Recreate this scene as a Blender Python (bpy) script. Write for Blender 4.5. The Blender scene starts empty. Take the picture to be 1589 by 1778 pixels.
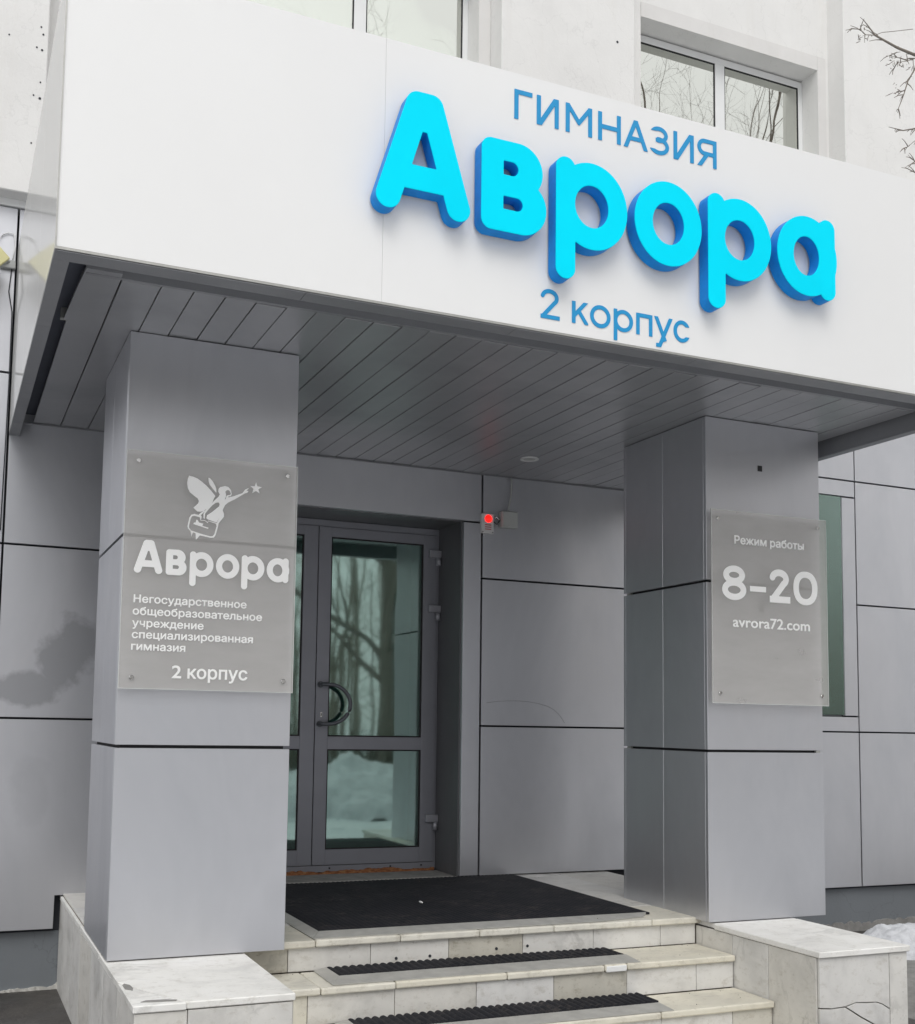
import bpy, bmesh, math, random
import numpy as np
from mathutils import Vector, Matrix
random.seed(7)
S = bpy.context.scene
COL = S.collection

# ------------------------------------------------------------------ camera
yaw, pit, rol = 0.3898, 0.0871, 0.0172
fwd = Vector((math.sin(yaw)*math.cos(pit), math.cos(yaw)*math.cos(pit), math.sin(pit)))
r0 = Vector((math.cos(yaw), -math.sin(yaw), 0)); u0 = r0.cross(fwd)
Rv = r0*math.cos(rol) + u0*math.sin(rol); Uv = -r0*math.sin(rol) + u0*math.cos(rol)
cam = bpy.data.cameras.new('camera'); camo = bpy.data.objects.new('camera', cam); COL.objects.link(camo)
M = Matrix((( Rv.x, Uv.x, -fwd.x, -0.8018), (Rv.y, Uv.y, -fwd.y, -6.7107), (Rv.z, Uv.z, -fwd.z, 1.0281), (0, 0, 0, 1)))
camo.matrix_world = M
cam.sensor_fit = 'HORIZONTAL'; cam.sensor_width = 36
cam.lens = 1915.4/1589*36
cam.shift_x = (794.5-687.0)/1589; cam.shift_y = (1088.6-889.0)/1589
cam.clip_start = 0.05; cam.clip_end = 600
S.camera = camo

# ------------------------------------------------------------------ world, sun, exposure
SUN_EL, SUN_AZ = math.radians(50), math.radians(-158)      # azimuth from +Y clockwise
w = bpy.data.worlds.new('World'); S.world = w; w.use_nodes = True
nt = w.node_tree; bg = nt.nodes['Background']
sky = nt.nodes.new('ShaderNodeTexSky'); sky.sky_type = 'NISHITA'; sky.sun_disc = False
sky.sun_elevation = SUN_EL; sky.sun_rotation = SUN_AZ
sky.dust_density = 5; sky.air_density = 1.0; sky.ozone_density = 1
hs = nt.nodes.new('ShaderNodeHueSaturation'); hs.inputs['Saturation'].default_value = 0.12
mx = nt.nodes.new('ShaderNodeMix'); mx.data_type = 'RGBA'; mx.inputs['Factor'].default_value = 0.75
nt.links.new(sky.outputs['Color'], hs.inputs['Color'])
nt.links.new(hs.outputs['Color'], mx.inputs['A'])
mx.inputs['B'].default_value = (9.9, 9.9, 9.95, 1)          # the even grey cloud deck
nt.links.new(mx.outputs['Result'], bg.inputs['Color']); bg.inputs['Strength'].default_value = 0.095
sd = bpy.data.lights.new('sun', 'SUN'); sd.energy = 0.9; sd.angle = math.radians(35); sd.color = (1, 0.985, 0.96)
so = bpy.data.objects.new('sun', sd); COL.objects.link(so)
sdir = Vector((math.sin(SUN_AZ)*math.cos(SUN_EL), math.cos(SUN_AZ)*math.cos(SUN_EL), math.sin(SUN_EL)))
so.rotation_euler = sdir.to_track_quat('Z', 'Y').to_euler(); so.location = (0, -20, 30)
S.view_settings.view_transform = 'Standard'; S.view_settings.look = 'None'
S.view_settings.exposure = 0.36; S.view_settings.gamma = 1.0; S.view_settings.use_curve_mapping = False

# ------------------------------------------------------------------ helpers
def setp(o, **k):
    for a, b in k.items():
        o['category' if a == 'cat' else a] = b
    return o
def thing(name, label, cat, loc=(0, 0, 0), group=None, kind=None):
    o = bpy.data.objects.new(name, None); COL.objects.link(o); o.location = loc; o.empty_display_size = 0.2
    o['label'] = label; o['category'] = cat
    if group: o['group'] = group
    return o
def wloc(o):
    v = Vector((0, 0, 0))
    while o is not None: v += o.location; o = o.parent
    return v
def link_mesh(name, me, parent=None, mats=None, center=None, smooth=False):
    """mesh in world coordinates -> object whose origin is its own centre"""
    o = bpy.data.objects.new(name, me); COL.objects.link(o)
    n = len(me.vertices)
    if n:
        co = np.empty(n*3); me.vertices.foreach_get('co', co); co = co.reshape(-1, 3)
        c = (co.min(0)+co.max(0))/2; co -= c; me.vertices.foreach_set('co', co.ravel()); me.update()
        c = Vector(c)
    else: c = Vector((0, 0, 0))
    if parent is not None:
        o.parent = parent; c = c - wloc(parent)
    o.location = c
    for m in (mats if isinstance(mats, (list, tuple)) else [mats]): me.materials.append(m)
    if smooth:
        me.polygons.foreach_set('use_smooth', [True]*len(me.polygons))
    return o
def bm_box(bm, x0, x1, y0, y1, z0, z1, mi=0):
    vs = [bm.verts.new(p) for p in ((x0,y0,z0),(x1,y0,z0),(x1,y1,z0),(x0,y1,z0),(x0,y0,z1),(x1,y0,z1),(x1,y1,z1),(x0,y1,z1))]
    fs = []
    for f in ((0,3,2,1),(4,5,6,7),(0,1,5,4),(1,2,6,5),(2,3,7,6),(3,0,4,7)):
        fc = bm.faces.new([vs[i] for i in f]); fc.material_index = mi; fs.append(fc)
    return vs
def bm_done(bm, name):
    bmesh.ops.recalc_face_normals(bm, faces=bm.faces)
    me = bpy.data.meshes.new(name); bm.to_mesh(me); bm.free(); return me
def bevel(bm, b, seg=1):
    if b > 0: bmesh.ops.bevel(bm, geom=list(bm.edges), offset=b, segments=seg, affect='EDGES', profile=0.5)
def box(name, x0, x1, y0, y1, z0, z1, mat, parent=None, b=0.0, seg=1, **k):
    bm = bmesh.new(); bm_box(bm, min(x0,x1), max(x0,x1), min(y0,y1), max(y0,y1), min(z0,z1), max(z0,z1)); bevel(bm, b, seg)
    o = link_mesh(name, bm_done(bm, name), parent, mat); return setp(o, **k)
def boxes(name, lst, mat, parent=None, b=0.0, **k):
    bm = bmesh.new()
    for q in lst: bm_box(bm, *q)
    bevel(bm, b); o = link_mesh(name, bm_done(bm, name), parent, mat); return setp(o, **k)
def prism_xz(name, pts, y0, y1, mat, parent=None, b=0.0, **k):
    """polygon in x,z extruded along y"""
    bm = bmesh.new(); a = [bm.verts.new((x, y0, z)) for x, z in pts]; c = [bm.verts.new((x, y1, z)) for x, z in pts]
    bm.faces.new(a); bm.faces.new(c[::-1]); n = len(pts)
    for i in range(n): bm.faces.new((a[i], c[i], c[(i+1) % n], a[(i+1) % n]))
    bevel(bm, b); o = link_mesh(name, bm_done(bm, name), parent, mat); return setp(o, **k)
def tube_bm(bm, pts, rad, n=8, cap=True):
    if not isinstance(rad, (list, tuple)): rad = [rad]*len(pts)
    pts = [Vector(p) for p in pts]; rings = []
    for i, p in enumerate(pts):
        d = (pts[min(i+1, len(pts)-1)]-pts[max(i-1, 0)]).normalized()
        a = Vector((0, 0, 1)) if abs(d.z) < 0.9 else Vector((1, 0, 0))
        s = d.cross(a).normalized(); t = s.cross(d)
        rings.append([bm.verts.new(p+(s*math.cos(2*math.pi*j/n)+t*math.sin(2*math.pi*j/n))*rad[i]) for j in range(n)])
    for A, B in zip(rings, rings[1:]):
        for j in range(n): bm.faces.new((A[j], A[(j+1) % n], B[(j+1) % n], B[j])).smooth = True
    if cap: bm.faces.new(rings[0][::-1]); bm.faces.new(rings[-1])
def tube(name, pts, rad, mat, parent=None, n=8, **k):
    bm = bmesh.new(); tube_bm(bm, pts, rad, n); o = link_mesh(name, bm_done(bm, name), parent, mat); return setp(o, **k)
def disc_y(name, x, z, y0, y1, r, mat, parent=None, n=24, b=0.0, **k):
    pts = [(x+r*math.cos(2*math.pi*i/n), z+r*math.sin(2*math.pi*i/n)) for i in range(n)]
    return prism_xz(name, pts, y0, y1, mat, parent, b, **k)

# --- signed distance shapes -> outlines -> solid lettering
def s_caps(a, b, r):
    a = np.array(a, float); b = np.array(b, float)
    def f(X, Z):
        dx, dz = b-a; L = dx*dx+dz*dz+1e-12
        t = np.clip(((X-a[0])*dx+(Z-a[1])*dz)/L, 0, 1)
        return np.hypot(X-a[0]-t*dx, Z-a[1]-t*dz)-r
    return f
def s_butt(a, b, r, ext=0.0):
    a = np.array(a, float); b = np.array(b, float); d = b-a; L = np.hypot(*d); u = d/L; c = (a+b)/2
    def f(X, Z):
        p = abs((X-c[0])*u[0]+(Z-c[1])*u[1])-L/2-ext; q = abs(-(X-c[0])*u[1]+(Z-c[1])*u[0])-r
        return np.maximum(p, q)
    return f
def s_rbox(x0, x1, z0, z1, r=0.0):
    def f(X, Z):
        p = abs(X-(x0+x1)/2)-(x1-x0)/2+r; q = abs(Z-(z0+z1)/2)-(z1-z0)/2+r
        return np.minimum(np.maximum(p, q), 0)+np.hypot(np.maximum(p, 0), np.maximum(q, 0))-r
    return f
def s_ell(cx, cz, rx, rz):
    def f(X, Z):
        k = np.hypot((X-cx)/rx, (Z-cz)/rz); return (k-1)*min(rx, rz)
    return f
def s_ring(cx, cz, rx, rz, t):
    o = s_ell(cx, cz, rx, rz); i = s_ell(cx, cz, rx-t, rz-t)
    return lambda X, Z: np.maximum(o(X, Z), -i(X, Z))
def U(*fs): return lambda X, Z: np.minimum.reduce([f(X, Z) for f in fs])
def I(*fs): return lambda X, Z: np.maximum.reduce([f(X, Z) for f in fs])
def D(f, *gs): return lambda X, Z: np.maximum.reduce([f(X, Z)]+[-g(X, Z) for g in gs])
def outline(f, x0, x1, z0, z1, h):
    """marching squares -> closed loops"""
    xs = np.arange(x0-2.3*h, x1+2.5*h, h); zs = np.arange(z0-2.3*h, z1+2.5*h, h)
    X, Z = np.meshgrid(xs, zs, indexing='ij'); V = f(X, Z); V = np.where(np.abs(V) < 1e-9, 1e-9, V)
    N = V < 0; code = N[:-1, :-1]*1+N[1:, :-1]*2+N[1:, 1:]*4+N[:-1, 1:]*8
    tab = {1:[(3,0)],2:[(0,1)],3:[(3,1)],4:[(1,2)],5:[(3,0),(1,2)],6:[(0,2)],7:[(3,2)],8:[(2,3)],9:[(2,0)],10:[(0,1),(2,3)],11:[(2,1)],12:[(1,3)],13:[(1,0)],14:[(0,3)]}
    nxt = {}
    def ek(i, j, e):
        return {0: (i, j, 0), 1: (i+1, j, 1), 2: (i, j+1, 0), 3: (i, j, 1)}[e]
    for i, j in zip(*np.nonzero((code > 0) & (code < 15))):
        for a, b in tab[int(code[i, j])]:
            nxt.setdefault(ek(i, j, a), []).append(ek(i, j, b)); nxt.setdefault(ek(i, j, b), []).append(ek(i, j, a))
    def pt(k):
        i, j, e = k
        if e == 0: a, b = V[i, j], V[i+1, j]; return (xs[i]+(a/(a-b))*h, zs[j])
        a, b = V[i, j], V[i, j+1]; return (xs[i], zs[j]+(a/(a-b))*h)
    loops = []; seen = set()
    for k in list(nxt):
        if k in seen: continue
        lp = [k]; seen.add(k); cur = k
        while True:
            c = [q for q in nxt[cur] if q not in seen]
            if not c: break
            cur = c[0]; seen.add(cur); lp.append(cur)
        P = []
        for q in lp:
            w_ = pt(q)
            if not P or math.hypot(w_[0]-P[-1][0], w_[1]-P[-1][1]) > h*.3: P.append(w_)
        if math.hypot(P[0][0]-P[-1][0], P[0][1]-P[-1][1]) < h*.3: P.pop()
        Q = [P[0]]                                 # drop points on straight runs
        n = len(P)
        for m in range(1, n):
            a, b, c = Q[-1], P[m], P[(m+1) % n]
            cr = abs((b[0]-a[0])*(c[1]-b[1])-(b[1]-a[1])*(c[0]-b[0])); L = math.hypot(b[0]-a[0], b[1]-a[1])*math.hypot(c[0]-b[0], c[1]-b[1])+1e-12
            if cr/L > 0.03 or math.hypot(b[0]-a[0], b[1]-a[1]) > h*14: Q.append(b)
        if len(Q) > 2: loops.append(Q)
    return loops
def solid(name, loops, yb, yf, mat, parent=None, bev=0.0, **k):
    """closed x,z loops (holes allowed) filled and given depth between yb (back) and yf (front, smaller y)"""
    cu = bpy.data.curves.new('outline', 'CURVE'); cu.dimensions = '2D'; cu.fill_mode = 'BOTH'
    cu.extrude = abs(yb-yf)/2-bev; cu.bevel_depth = bev; cu.bevel_resolution = 0; cu.offset = -bev
    for lp in loops:
        sp = cu.splines.new('POLY'); sp.points.add(len(lp)-1); sp.use_cyclic_u = True
        sp.points.foreach_set('co', np.array([(x, z, 0, 1) for x, z in lp]).ravel())
    t = bpy.data.objects.new('tmp', cu); me = bpy.data.meshes.new_from_object(t)
    bpy.data.objects.remove(t)
    n = len(me.vertices); co = np.empty(n*3); me.vertices.foreach_get('co', co); co = co.reshape(-1, 3)
    co = np.stack([co[:, 0], (yb+yf)/2-co[:, 2], co[:, 1]], 1); me.vertices.foreach_set('co', co.ravel())
    me.update(); me.name = name
    me.materials.clear()
    o = link_mesh(name, me, parent, mat); return setp(o, **k)
def text(name, st, x0, x1, zb, h, yb, yf, mat, parent=None, bold=0.0, ref='Н', res=.0009, **k):
    """built-in font, glyph outlines united by winding number, fitted between x0 and x1 on baseline zb"""
    def rings(body):
        cu = bpy.data.curves.new('t', 'FONT'); cu.body = body; cu.size = 1.0; cu.resolution_u = 4; cu.fill_mode = 'NONE'
        t = bpy.data.objects.new('t', cu); me = bpy.data.meshes.new_from_object(t); bpy.data.objects.remove(t)
        n = len(me.vertices); co = np.empty(n*3); me.vertices.foreach_get('co', co); co = co.reshape(-1, 3)[:, :2]
        br = [0]; ed = {tuple(sorted(e.vertices)) for e in me.edges}
        for i in range(1, n):
            if (i-1, i) not in ed: br.append(i)
        br.append(n); bpy.data.meshes.remove(me)
        return [co[a:b] for a, b in zip(br, br[1:]) if b-a > 2]
    H = np.concatenate(rings(ref))[:, 1].max(); rg = rings(st); al = np.concatenate(rg); mn, mxx = al[:, 0].min(), al[:, 0].max()
    sx = (x1-x0-2*bold)/(mxx-mn); sz = (h-bold)/H
    rg = [np.stack([x0+bold+(r[:, 0]-mn)*sx, zb+r[:, 1]*sz], 1) for r in rg]
    A = np.concatenate(rg); Bq = np.concatenate([np.roll(r, -1, 0) for r in rg])
    def f(X, Z):
        out = np.empty(X.shape)
        for i in range(X.shape[0]):                      # column by column: only nearby edges matter
            x = X[i, 0]; zc = Z[i]
            near = (np.minimum(A[:, 0], Bq[:, 0]) < x+.006) & (np.maximum(A[:, 0], Bq[:, 0]) > x-.006)
            if not near.any(): out[i] = .006; continue
            a, b = A[near], Bq[near]; d = b-a; L = (d**2).sum(1)+1e-14
            t = np.clip(((x-a[:, 0])*d[:, 0]+(zc[:, None]-a[:, 1])*d[:, 1])/L, 0, 1)
            dist = np.hypot(x-a[:, 0]-t*d[:, 0], zc[:, None]-a[:, 1]-t*d[:, 1]).min(1)
            up = (a[:, 0] <= x) & (b[:, 0] > x); dn = (a[:, 0] > x) & (b[:, 0] <= x)
            with np.errstate(divide='ignore', invalid='ignore'): zi = a[:, 1]+(x-a[:, 0])/d[:, 0]*d[:, 1]
            wn = ((zi > zc[:, None]) & up).sum(1).astype(int)-((zi > zc[:, None]) & dn).sum(1)
            out[i] = np.where(wn != 0, -dist, dist)
        return out-bold
    lo, hi = A[:, 1].min(), A[:, 1].max()
    return solid(name, outline(f, x0, x1, lo-bold, hi+bold, res), yb, yf, mat, parent, **k)

def ragged(name, x0, x1, y0, y1, z0, base, amp, n, seed, mat, parent, humps=()):
    rr = random.Random(seed); top = []; h = base
    for i in range(n+1):
        h = max(base*.35, min(base+amp, h+rr.gauss(0, amp*.28))); x = x0+(x1-x0)*i/n
        e = sum(a*math.exp(-((x-c)/w_)**2) for c, w_, a in humps)
        top.append((x, z0+h+e, y0+rr.uniform(-.004, .004)))
    bm = bmesh.new(); L = [[bm.verts.new((x, yy, z0)), bm.verts.new((x, yy, z)), bm.verts.new((x, y1, z)), bm.verts.new((x, y1, z0))] for x, z, yy in top]
    for A, B_ in zip(L, L[1:]):
        for q in range(3): bm.faces.new((A[q], A[q+1], B_[q+1], B_[q]))
    return link_mesh(name, bm_done(bm, name), parent, mat)
# ------------------------------------------------------------------ materials
def new_mat(name):
    m = bpy.data.materials.new(name); m.use_nodes = True; t = m.node_tree
    return m, t, t.nodes['Principled BSDF']
def N(t, ty, **k):
    n = t.nodes.new(ty)
    for a, b in k.items():
        if a in n.inputs.keys() if hasattr(n.inputs, 'keys') else False: n.inputs[a].default_value = b
        else: setattr(n, a, b)
    return n
def pos(t, scale=(1, 1, 1)):
    g = t.nodes.new('ShaderNodeNewGeometry'); m = t.nodes.new('ShaderNodeVectorMath'); m.operation = 'MULTIPLY'
    m.inputs[1].default_value = scale; t.links.new(g.outputs['Position'], m.inputs[0]); return m.outputs[0]
def noise(t, vec, scale, detail=4, rough=0.5, dist=0.0):
    n = t.nodes.new('ShaderNodeTexNoise'); n.inputs['Scale'].default_value = scale; n.inputs['Detail'].default_value = detail
    n.inputs['Roughness'].default_value = rough; n.inputs['Distortion'].default_value = dist
    t.links.new(vec, n.inputs['Vector']); return n.outputs['Fac']
def ramp(t, fac, stops):
    r = t.nodes.new('ShaderNodeValToRGB'); e = r.color_ramp.elements
    while len(e) < len(stops): e.new(0.5)
    for el, (p, c) in zip(e, stops):
        el.position = p; el.color = (c, c, c, 1) if isinstance(c, (int, float)) else (*c, 1)
    t.links.new(fac, r.inputs['Fac']); return r.outputs['Color']
def mixc(t, fac, a, b, mode='MIX'):
    m = t.nodes.new('ShaderNodeMix'); m.data_type = 'RGBA'; m.blend_type = mode
    for nm, v in (('Factor', fac), ('A', a), ('B', b)):
        if isinstance(v, (int, float)): m.inputs[nm].default_value = v
        elif isinstance(v, tuple): m.inputs[nm].default_value = (*v, 1)
        else: t.links.new(v, m.inputs[nm])
    return m.outputs['Result']
def bump(t, bs, h, strength=0.2, dist=0.01):
    b = t.nodes.new('ShaderNodeBump'); b.inputs['Strength'].default_value = strength; b.inputs['Distance'].default_value = dist
    t.links.new(h, b.inputs['Height']); t.links.new(b.outputs['Normal'], bs.inputs['Normal'])
def objrand(t):
    return t.nodes.new('ShaderNodeObjectInfo').outputs['Random']
def plain(name, col, rough=0.5, metal=0.0, var=0.08, sc=6, bmp=0.0, coat=0.0, spec=0.5):
    m, t, b = new_mat(name)
    p = pos(t); f = noise(t, p, sc, 5, 0.6)
    c = ramp(t, f, [(0.25, tuple(x*(1-var) for x in col)), (0.75, tuple(min(1, x*(1+var)) for x in col))])
    t.links.new(c, b.inputs['Base Color']); b.inputs['Roughness'].default_value = rough; b.inputs['Metallic'].default_value = metal
    b.inputs['Coat Weight'].default_value = coat; b.inputs['Coat Roughness'].default_value = 0.05; b.inputs['Specular IOR Level'].default_value = spec
    if bmp: bump(t, b, noise(t, p, sc*14, 4), bmp, 0.004)
    return m
def cladding(name, col, dirt=0.0, rough=0.38, metal=0.8):
    """brushed lacquered aluminium: fine metallic speckle, slow waviness, faint smears"""
    m, t, b = new_mat(name); p = pos(t)
    sp = noise(t, p, 900, 1, 0.5); big = noise(t, pos(t, (1, 1, 0.5)), 1.6, 4, 0.6, 0.4)
    c = ramp(t, sp, [(0.3, tuple(x*0.93 for x in col)), (0.7, tuple(x*1.07 for x in col))])
    c = mixc(t, ramp(t, objrand(t), [(0, 0.0), (1, 0.5)]), c, tuple(x*1.07 for x in (col[0]*1.01, col[1], col[2]*0.99)))
    sm = ramp(t, big, [(0.42, 0.0), (0.75, 1.0)])
    dk = mixc(t, 1.0, c, (0.86, 0.87, 0.88), 'MULTIPLY')
    c = mixc(t, sm, c, dk)
    str_ = ramp(t, noise(t, pos(t, (26, 26, 0.9)), 1.0, 3, 0.6), [(0.56, 0.0), (0.8, 0.12)])
    c = mixc(t, str_, c, tuple(x*0.86 for x in col))
    if dirt:
        # two grey rubbed smears on the wall left of the entrance
        g = t.nodes.new('ShaderNodeNewGeometry')
        tot = None
        for (cx, cz, rx, rz) in ((-0.17, 1.36, 0.15, 0.22), (-0.33, 1.20, 0.19, 0.12), (-0.08, 1.46, 0.13, 0.20), (-0.30, 0.62, 0.12, 0.24)):
            mp = t.nodes.new('ShaderNodeMapping'); mp.vector_type = 'POINT'
            mp.inputs['Scale'].default_value = (1/rx, 0, 1/rz); mp.inputs['Location'].default_value = (-cx/rx, 0, -cz/rz)
            t.links.new(g.outputs['Position'], mp.inputs['Vector'])
            ln = t.nodes.new('ShaderNodeVectorMath'); ln.operation = 'LENGTH'; t.links.new(mp.outputs[0], ln.inputs[0])
            ad = t.nodes.new('ShaderNodeMath'); ad.operation = 'MULTIPLY_ADD'; ad.inputs[1].default_value = 1.6; ad.inputs[2].default_value = -0.8
            t.links.new(noise(t, p, 5, 5, 0.6), ad.inputs[0])
            a2 = t.nodes.new('ShaderNodeMath'); a2.operation = 'ADD'; t.links.new(ln.outputs['Value'], a2.inputs[0]); t.links.new(ad.outputs[0], a2.inputs[1])
            v = ramp(t, a2.outputs[0], [(0.70, 0.9 if cz > 1 else 0.15), (1.22, 0.0)])
            tot = v if tot is None else mixc(t, 1.0, tot, v, 'LIGHTEN')
        c = mixc(t, tot, c, tuple(x*0.66 for x in col))
    t.links.new(c, b.inputs['Base Color']); b.inputs['Metallic'].default_value = metal
    rr = ramp(t, big, [(0.3, rough-0.06), (0.8, rough+0.1)]); t.links.new(rr, b.inputs['Roughness'])
    bump(t, b, noise(t, p, 2.2, 2), 0.25, 0.012)
    return m
def marble(name, base, warm, dirt=0.5):
    m, t, b = new_mat(name); p = pos(t)
    r = objrand(t)
    # each tile is cut from another place of the block
    ov = t.nodes.new('ShaderNodeVectorMath'); ov.operation = 'ADD'
    cb = t.nodes.new('ShaderNodeCombineXYZ'); mm = t.nodes.new('ShaderNodeMath'); mm.operation = 'MULTIPLY'; mm.inputs[1].default_value = 37
    t.links.new(r, mm.inputs[0]); t.links.new(mm.outputs[0], cb.inputs[0]); t.links.new(mm.outputs[0], cb.inputs[2])
    t.links.new(p, ov.inputs[0]); t.links.new(cb.outputs[0], ov.inputs[1]); q = ov.outputs[0]
    cl = noise(t, q, 4.5, 8, 0.62, 0.6)
    c = ramp(t, cl, [(0.25, tuple(x*0.78 for x in base)), (0.5, base), (0.8, tuple(min(0.84, x*1.12) for x in base))])
    sk = t.nodes.new('ShaderNodeMapping'); sk.inputs['Rotation'].default_value = (0.5, 0.6, 0.7); sk.inputs['Scale'].default_value = (1, 2.6, 1.2); t.links.new(q, sk.inputs['Vector'])
    vn = noise(t, sk.outputs[0], 1.6, 7, 0.62, 0.35)
    ab = t.nodes.new('ShaderNodeMath'); ab.operation = 'SUBTRACT'; ab.inputs[1].default_value = 0.5; t.links.new(vn, ab.inputs[0])
    a2 = t.nodes.new('ShaderNodeMath'); a2.operation = 'ABSOLUTE'; t.links.new(ab.outputs[0], a2.inputs[0])
    vm = ramp(t, a2.outputs[0], [(0.0, 0.42), (0.03, 0.0)])
    pat = ramp(t, noise(t, q, 2.2, 3), [(0.5, 0.0), (0.68, 1.0)])
    vm2 = mixc(t, 1.0, vm, pat, 'MULTIPLY')
    c = mixc(t, vm2, c, (0.22, 0.22, 0.21))
    c = mixc(t, ramp(t, r, [(0, 0.0), (1, 0.65)]), c, mixc(t, 1.0, c, warm, 'MULTIPLY'))
    dm = ramp(t, noise(t, pos(t, (1, 1, 1.6)), 13, 9, 0.78), [(0.53, 0.0), (0.66, dirt)])
    c = mixc(t, dm, c, (0.30, 0.265, 0.20))
    spk = ramp(t, noise(t, p, 60, 4, 0.7), [(0.64, 0.0), (0.74, dirt)])
    c = mixc(t, spk, c, (0.12, 0.10, 0.08))
    t.links.new(c, b.inputs['Base Color'])
    t.links.new(ramp(t, cl, [(0.3, 0.34), (0.7, 0.55)]), b.inputs['Roughness'])
    bump(t, b, noise(t, p, 45, 6), 0.12, 0.004)
    return m
def plaster(name, col, crack=0.3):
    m, t, b = new_mat(name); p = pos(t)
    f = noise(t, p, 1.4, 7, 0.62, 0.3)
    c = ramp(t, f, [(0.3, tuple(x*0.93 for x in col)), (0.55, col), (0.8, tuple(min(0.86, x*1.04) for x in col))])
    v = t.nodes.new('ShaderNodeTexVoronoi'); v.feature = 'DISTANCE_TO_EDGE'; v.inputs['Scale'].default_value = 1.9
    ad = t.nodes.new('ShaderNodeVectorMath'); ad.operation = 'ADD'
    nn = t.nodes.new('ShaderNodeTexNoise'); nn.inputs['Scale'].default_value = 3; nn.inputs['Detail'].default_value = 6
    t.links.new(p, nn.inputs['Vector']); t.links.new(nn.outputs['Color'], ad.inputs[0]); t.links.new(p, ad.inputs[1]); t.links.new(ad.outputs[0], v.inputs['Vector'])
    cr = ramp(t, v.outputs['Distance'], [(0.0, crack), (0.012, 0.0)])
    c = mixc(t, cr, c, tuple(x*0.6 for x in col))
    sp = ramp(t, noise(t, pos(t, (7, 7, 0.7)), 1.0, 5, 0.7), [(0.55, 0.0), (0.8, 0.30)])
    c = mixc(t, sp, c, (col[0]*0.86, col[1]*0.84, col[2]*0.80))
    t.links.new(c, b.inputs['Base Color']); b.inputs['Roughness'].default_value = 0.85
    h = mixc(t, 0.5, noise(t, p, 55, 6, 0.7), noise(t, p, 7, 4), 'MIX')
    bump(t, b, h, 0.35, 0.01)
    return m
def glass(name, tint, gloss, refl, rough=0.015, wave=0.0):
    m, t, b = new_mat(name); out = t.nodes['Material Output']; t.nodes.remove(b)
    tr = t.nodes.new('ShaderNodeBsdfTransparent'); tr.inputs['Color'].default_value = (*tint, 1)
    gl = t.nodes.new('ShaderNodeBsdfGlossy'); gl.inputs['Color'].default_value = (*gloss, 1); gl.inputs['Roughness'].default_value = rough
    fr = t.nodes.new('ShaderNodeFresnel'); fr.inputs['IOR'].default_value = 1.5
    ma = t.nodes.new('ShaderNodeMath'); ma.operation = 'ADD'; ma.use_clamp = True; ma.inputs[1].default_value = refl
    t.links.new(fr.outputs[0], ma.inputs[0])
    mi = t.nodes.new('ShaderNodeMixShader'); t.links.new(ma.outputs[0], mi.inputs[0]); t.links.new(tr.outputs[0], mi.inputs[1]); t.links.new(gl.outputs[0], mi.inputs[2])
    t.links.new(mi.outputs[0], out.inputs['Surface'])
    if wave:
        bp = t.nodes.new('ShaderNodeBump'); bp.inputs['Strength'].default_value = 1.0; bp.inputs['Distance'].default_value = wave
        t.links.new(noise(t, pos(t), 2.0, 1), bp.inputs['Height']); t.links.new(bp.outputs[0], gl.inputs['Normal'])
    return m
def frosted(name):
    m, t, b = new_mat(name); out = t.nodes['Material Output']
    b.inputs['Base Color'].default_value = (0.44, 0.44, 0.43, 1); b.inputs['Roughness'].default_value = 0.07
    tr = t.nodes.new('ShaderNodeBsdfTransparent'); tr.inputs['Color'].default_value = (0.93, 0.925, 0.915, 1)
    mi = t.nodes.new('ShaderNodeMixShader'); mi.inputs[0].default_value = 0.33
    t.links.new(tr.outputs[0], mi.inputs[1]); t.links.new(b.outputs[0], mi.inputs[2]); t.links.new(mi.outputs[0], out.inputs['Surface'])
    sc = ramp(t, noise(t, pos(t, (1, 1, 3)), 5, 4, 0.6), [(0.3, (0.68, 0.67, 0.655)), (0.8, (0.76, 0.75, 0.735))])
    t.links.new(sc, b.inputs['Base Color'])
    return m
def emit(name, col, s):
    m, t, b = new_mat(name); b.inputs['Base Color'].default_value = (*col, 1); b.inputs['Emission Color'].default_value = (*col, 1)
    b.inputs['Emission Strength'].default_value = s; return m

GREY = (0.592, 0.600, 0.632)
m_panel = cladding('lilac grey lacquered aluminium', GREY)
m_panel_d = cladding('lilac grey aluminium with smears', GREY, dirt=1)
m_fascia = plain('white composite panel', (0.78, 0.78, 0.775), 0.38, var=0.012, sc=1.5, coat=0.12)
m_side = plain('glossy white composite panel', (0.62, 0.62, 0.61), 0.5, var=0.02, sc=2, coat=0.55)
m_strip = cladding('grey painted edge strip', (0.26, 0.265, 0.28), rough=0.5, metal=0.3)
m_slat = cladding('grey ceiling slat', (0.30, 0.303, 0.318), rough=0.34, metal=0.35)
m_dark = plain('dark void', (0.035, 0.038, 0.046), 0.9, var=0.3)
m_alu = plain('worn zinc profile', (0.42, 0.42, 0.40), 0.5, 0.7, var=0.12, sc=20)
m_wall = plaster('whitewashed plaster', (0.76, 0.755, 0.74), 0.18)
m_wall2 = plaster('freshly patched plaster', (0.70, 0.69, 0.675), 0.05)
m_base = plaster('blue grey painted base plaster', (0.17, 0.185, 0.20), 0.5)
m_pvc = plain('white window profile', (0.78, 0.79, 0.79), 0.3, var=0.02)
m_blind = plain('pale green roller blind', (0.84, 0.88, 0.82), 0.8, var=0.02)
m_gasket = plain('black rubber gasket', (0.015, 0.015, 0.017), 0.7)
m_door = plain('slate grey door profile', (0.25, 0.256, 0.288), 0.42, 0.25, var=0.05, sc=5)
m_hinge = plain('pale grey hinge', (0.34, 0.345, 0.38), 0.38, 0.3)
m_doorpull = plain('dark grey pull bar', (0.12, 0.13, 0.145), 0.32, 0.4)
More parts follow.
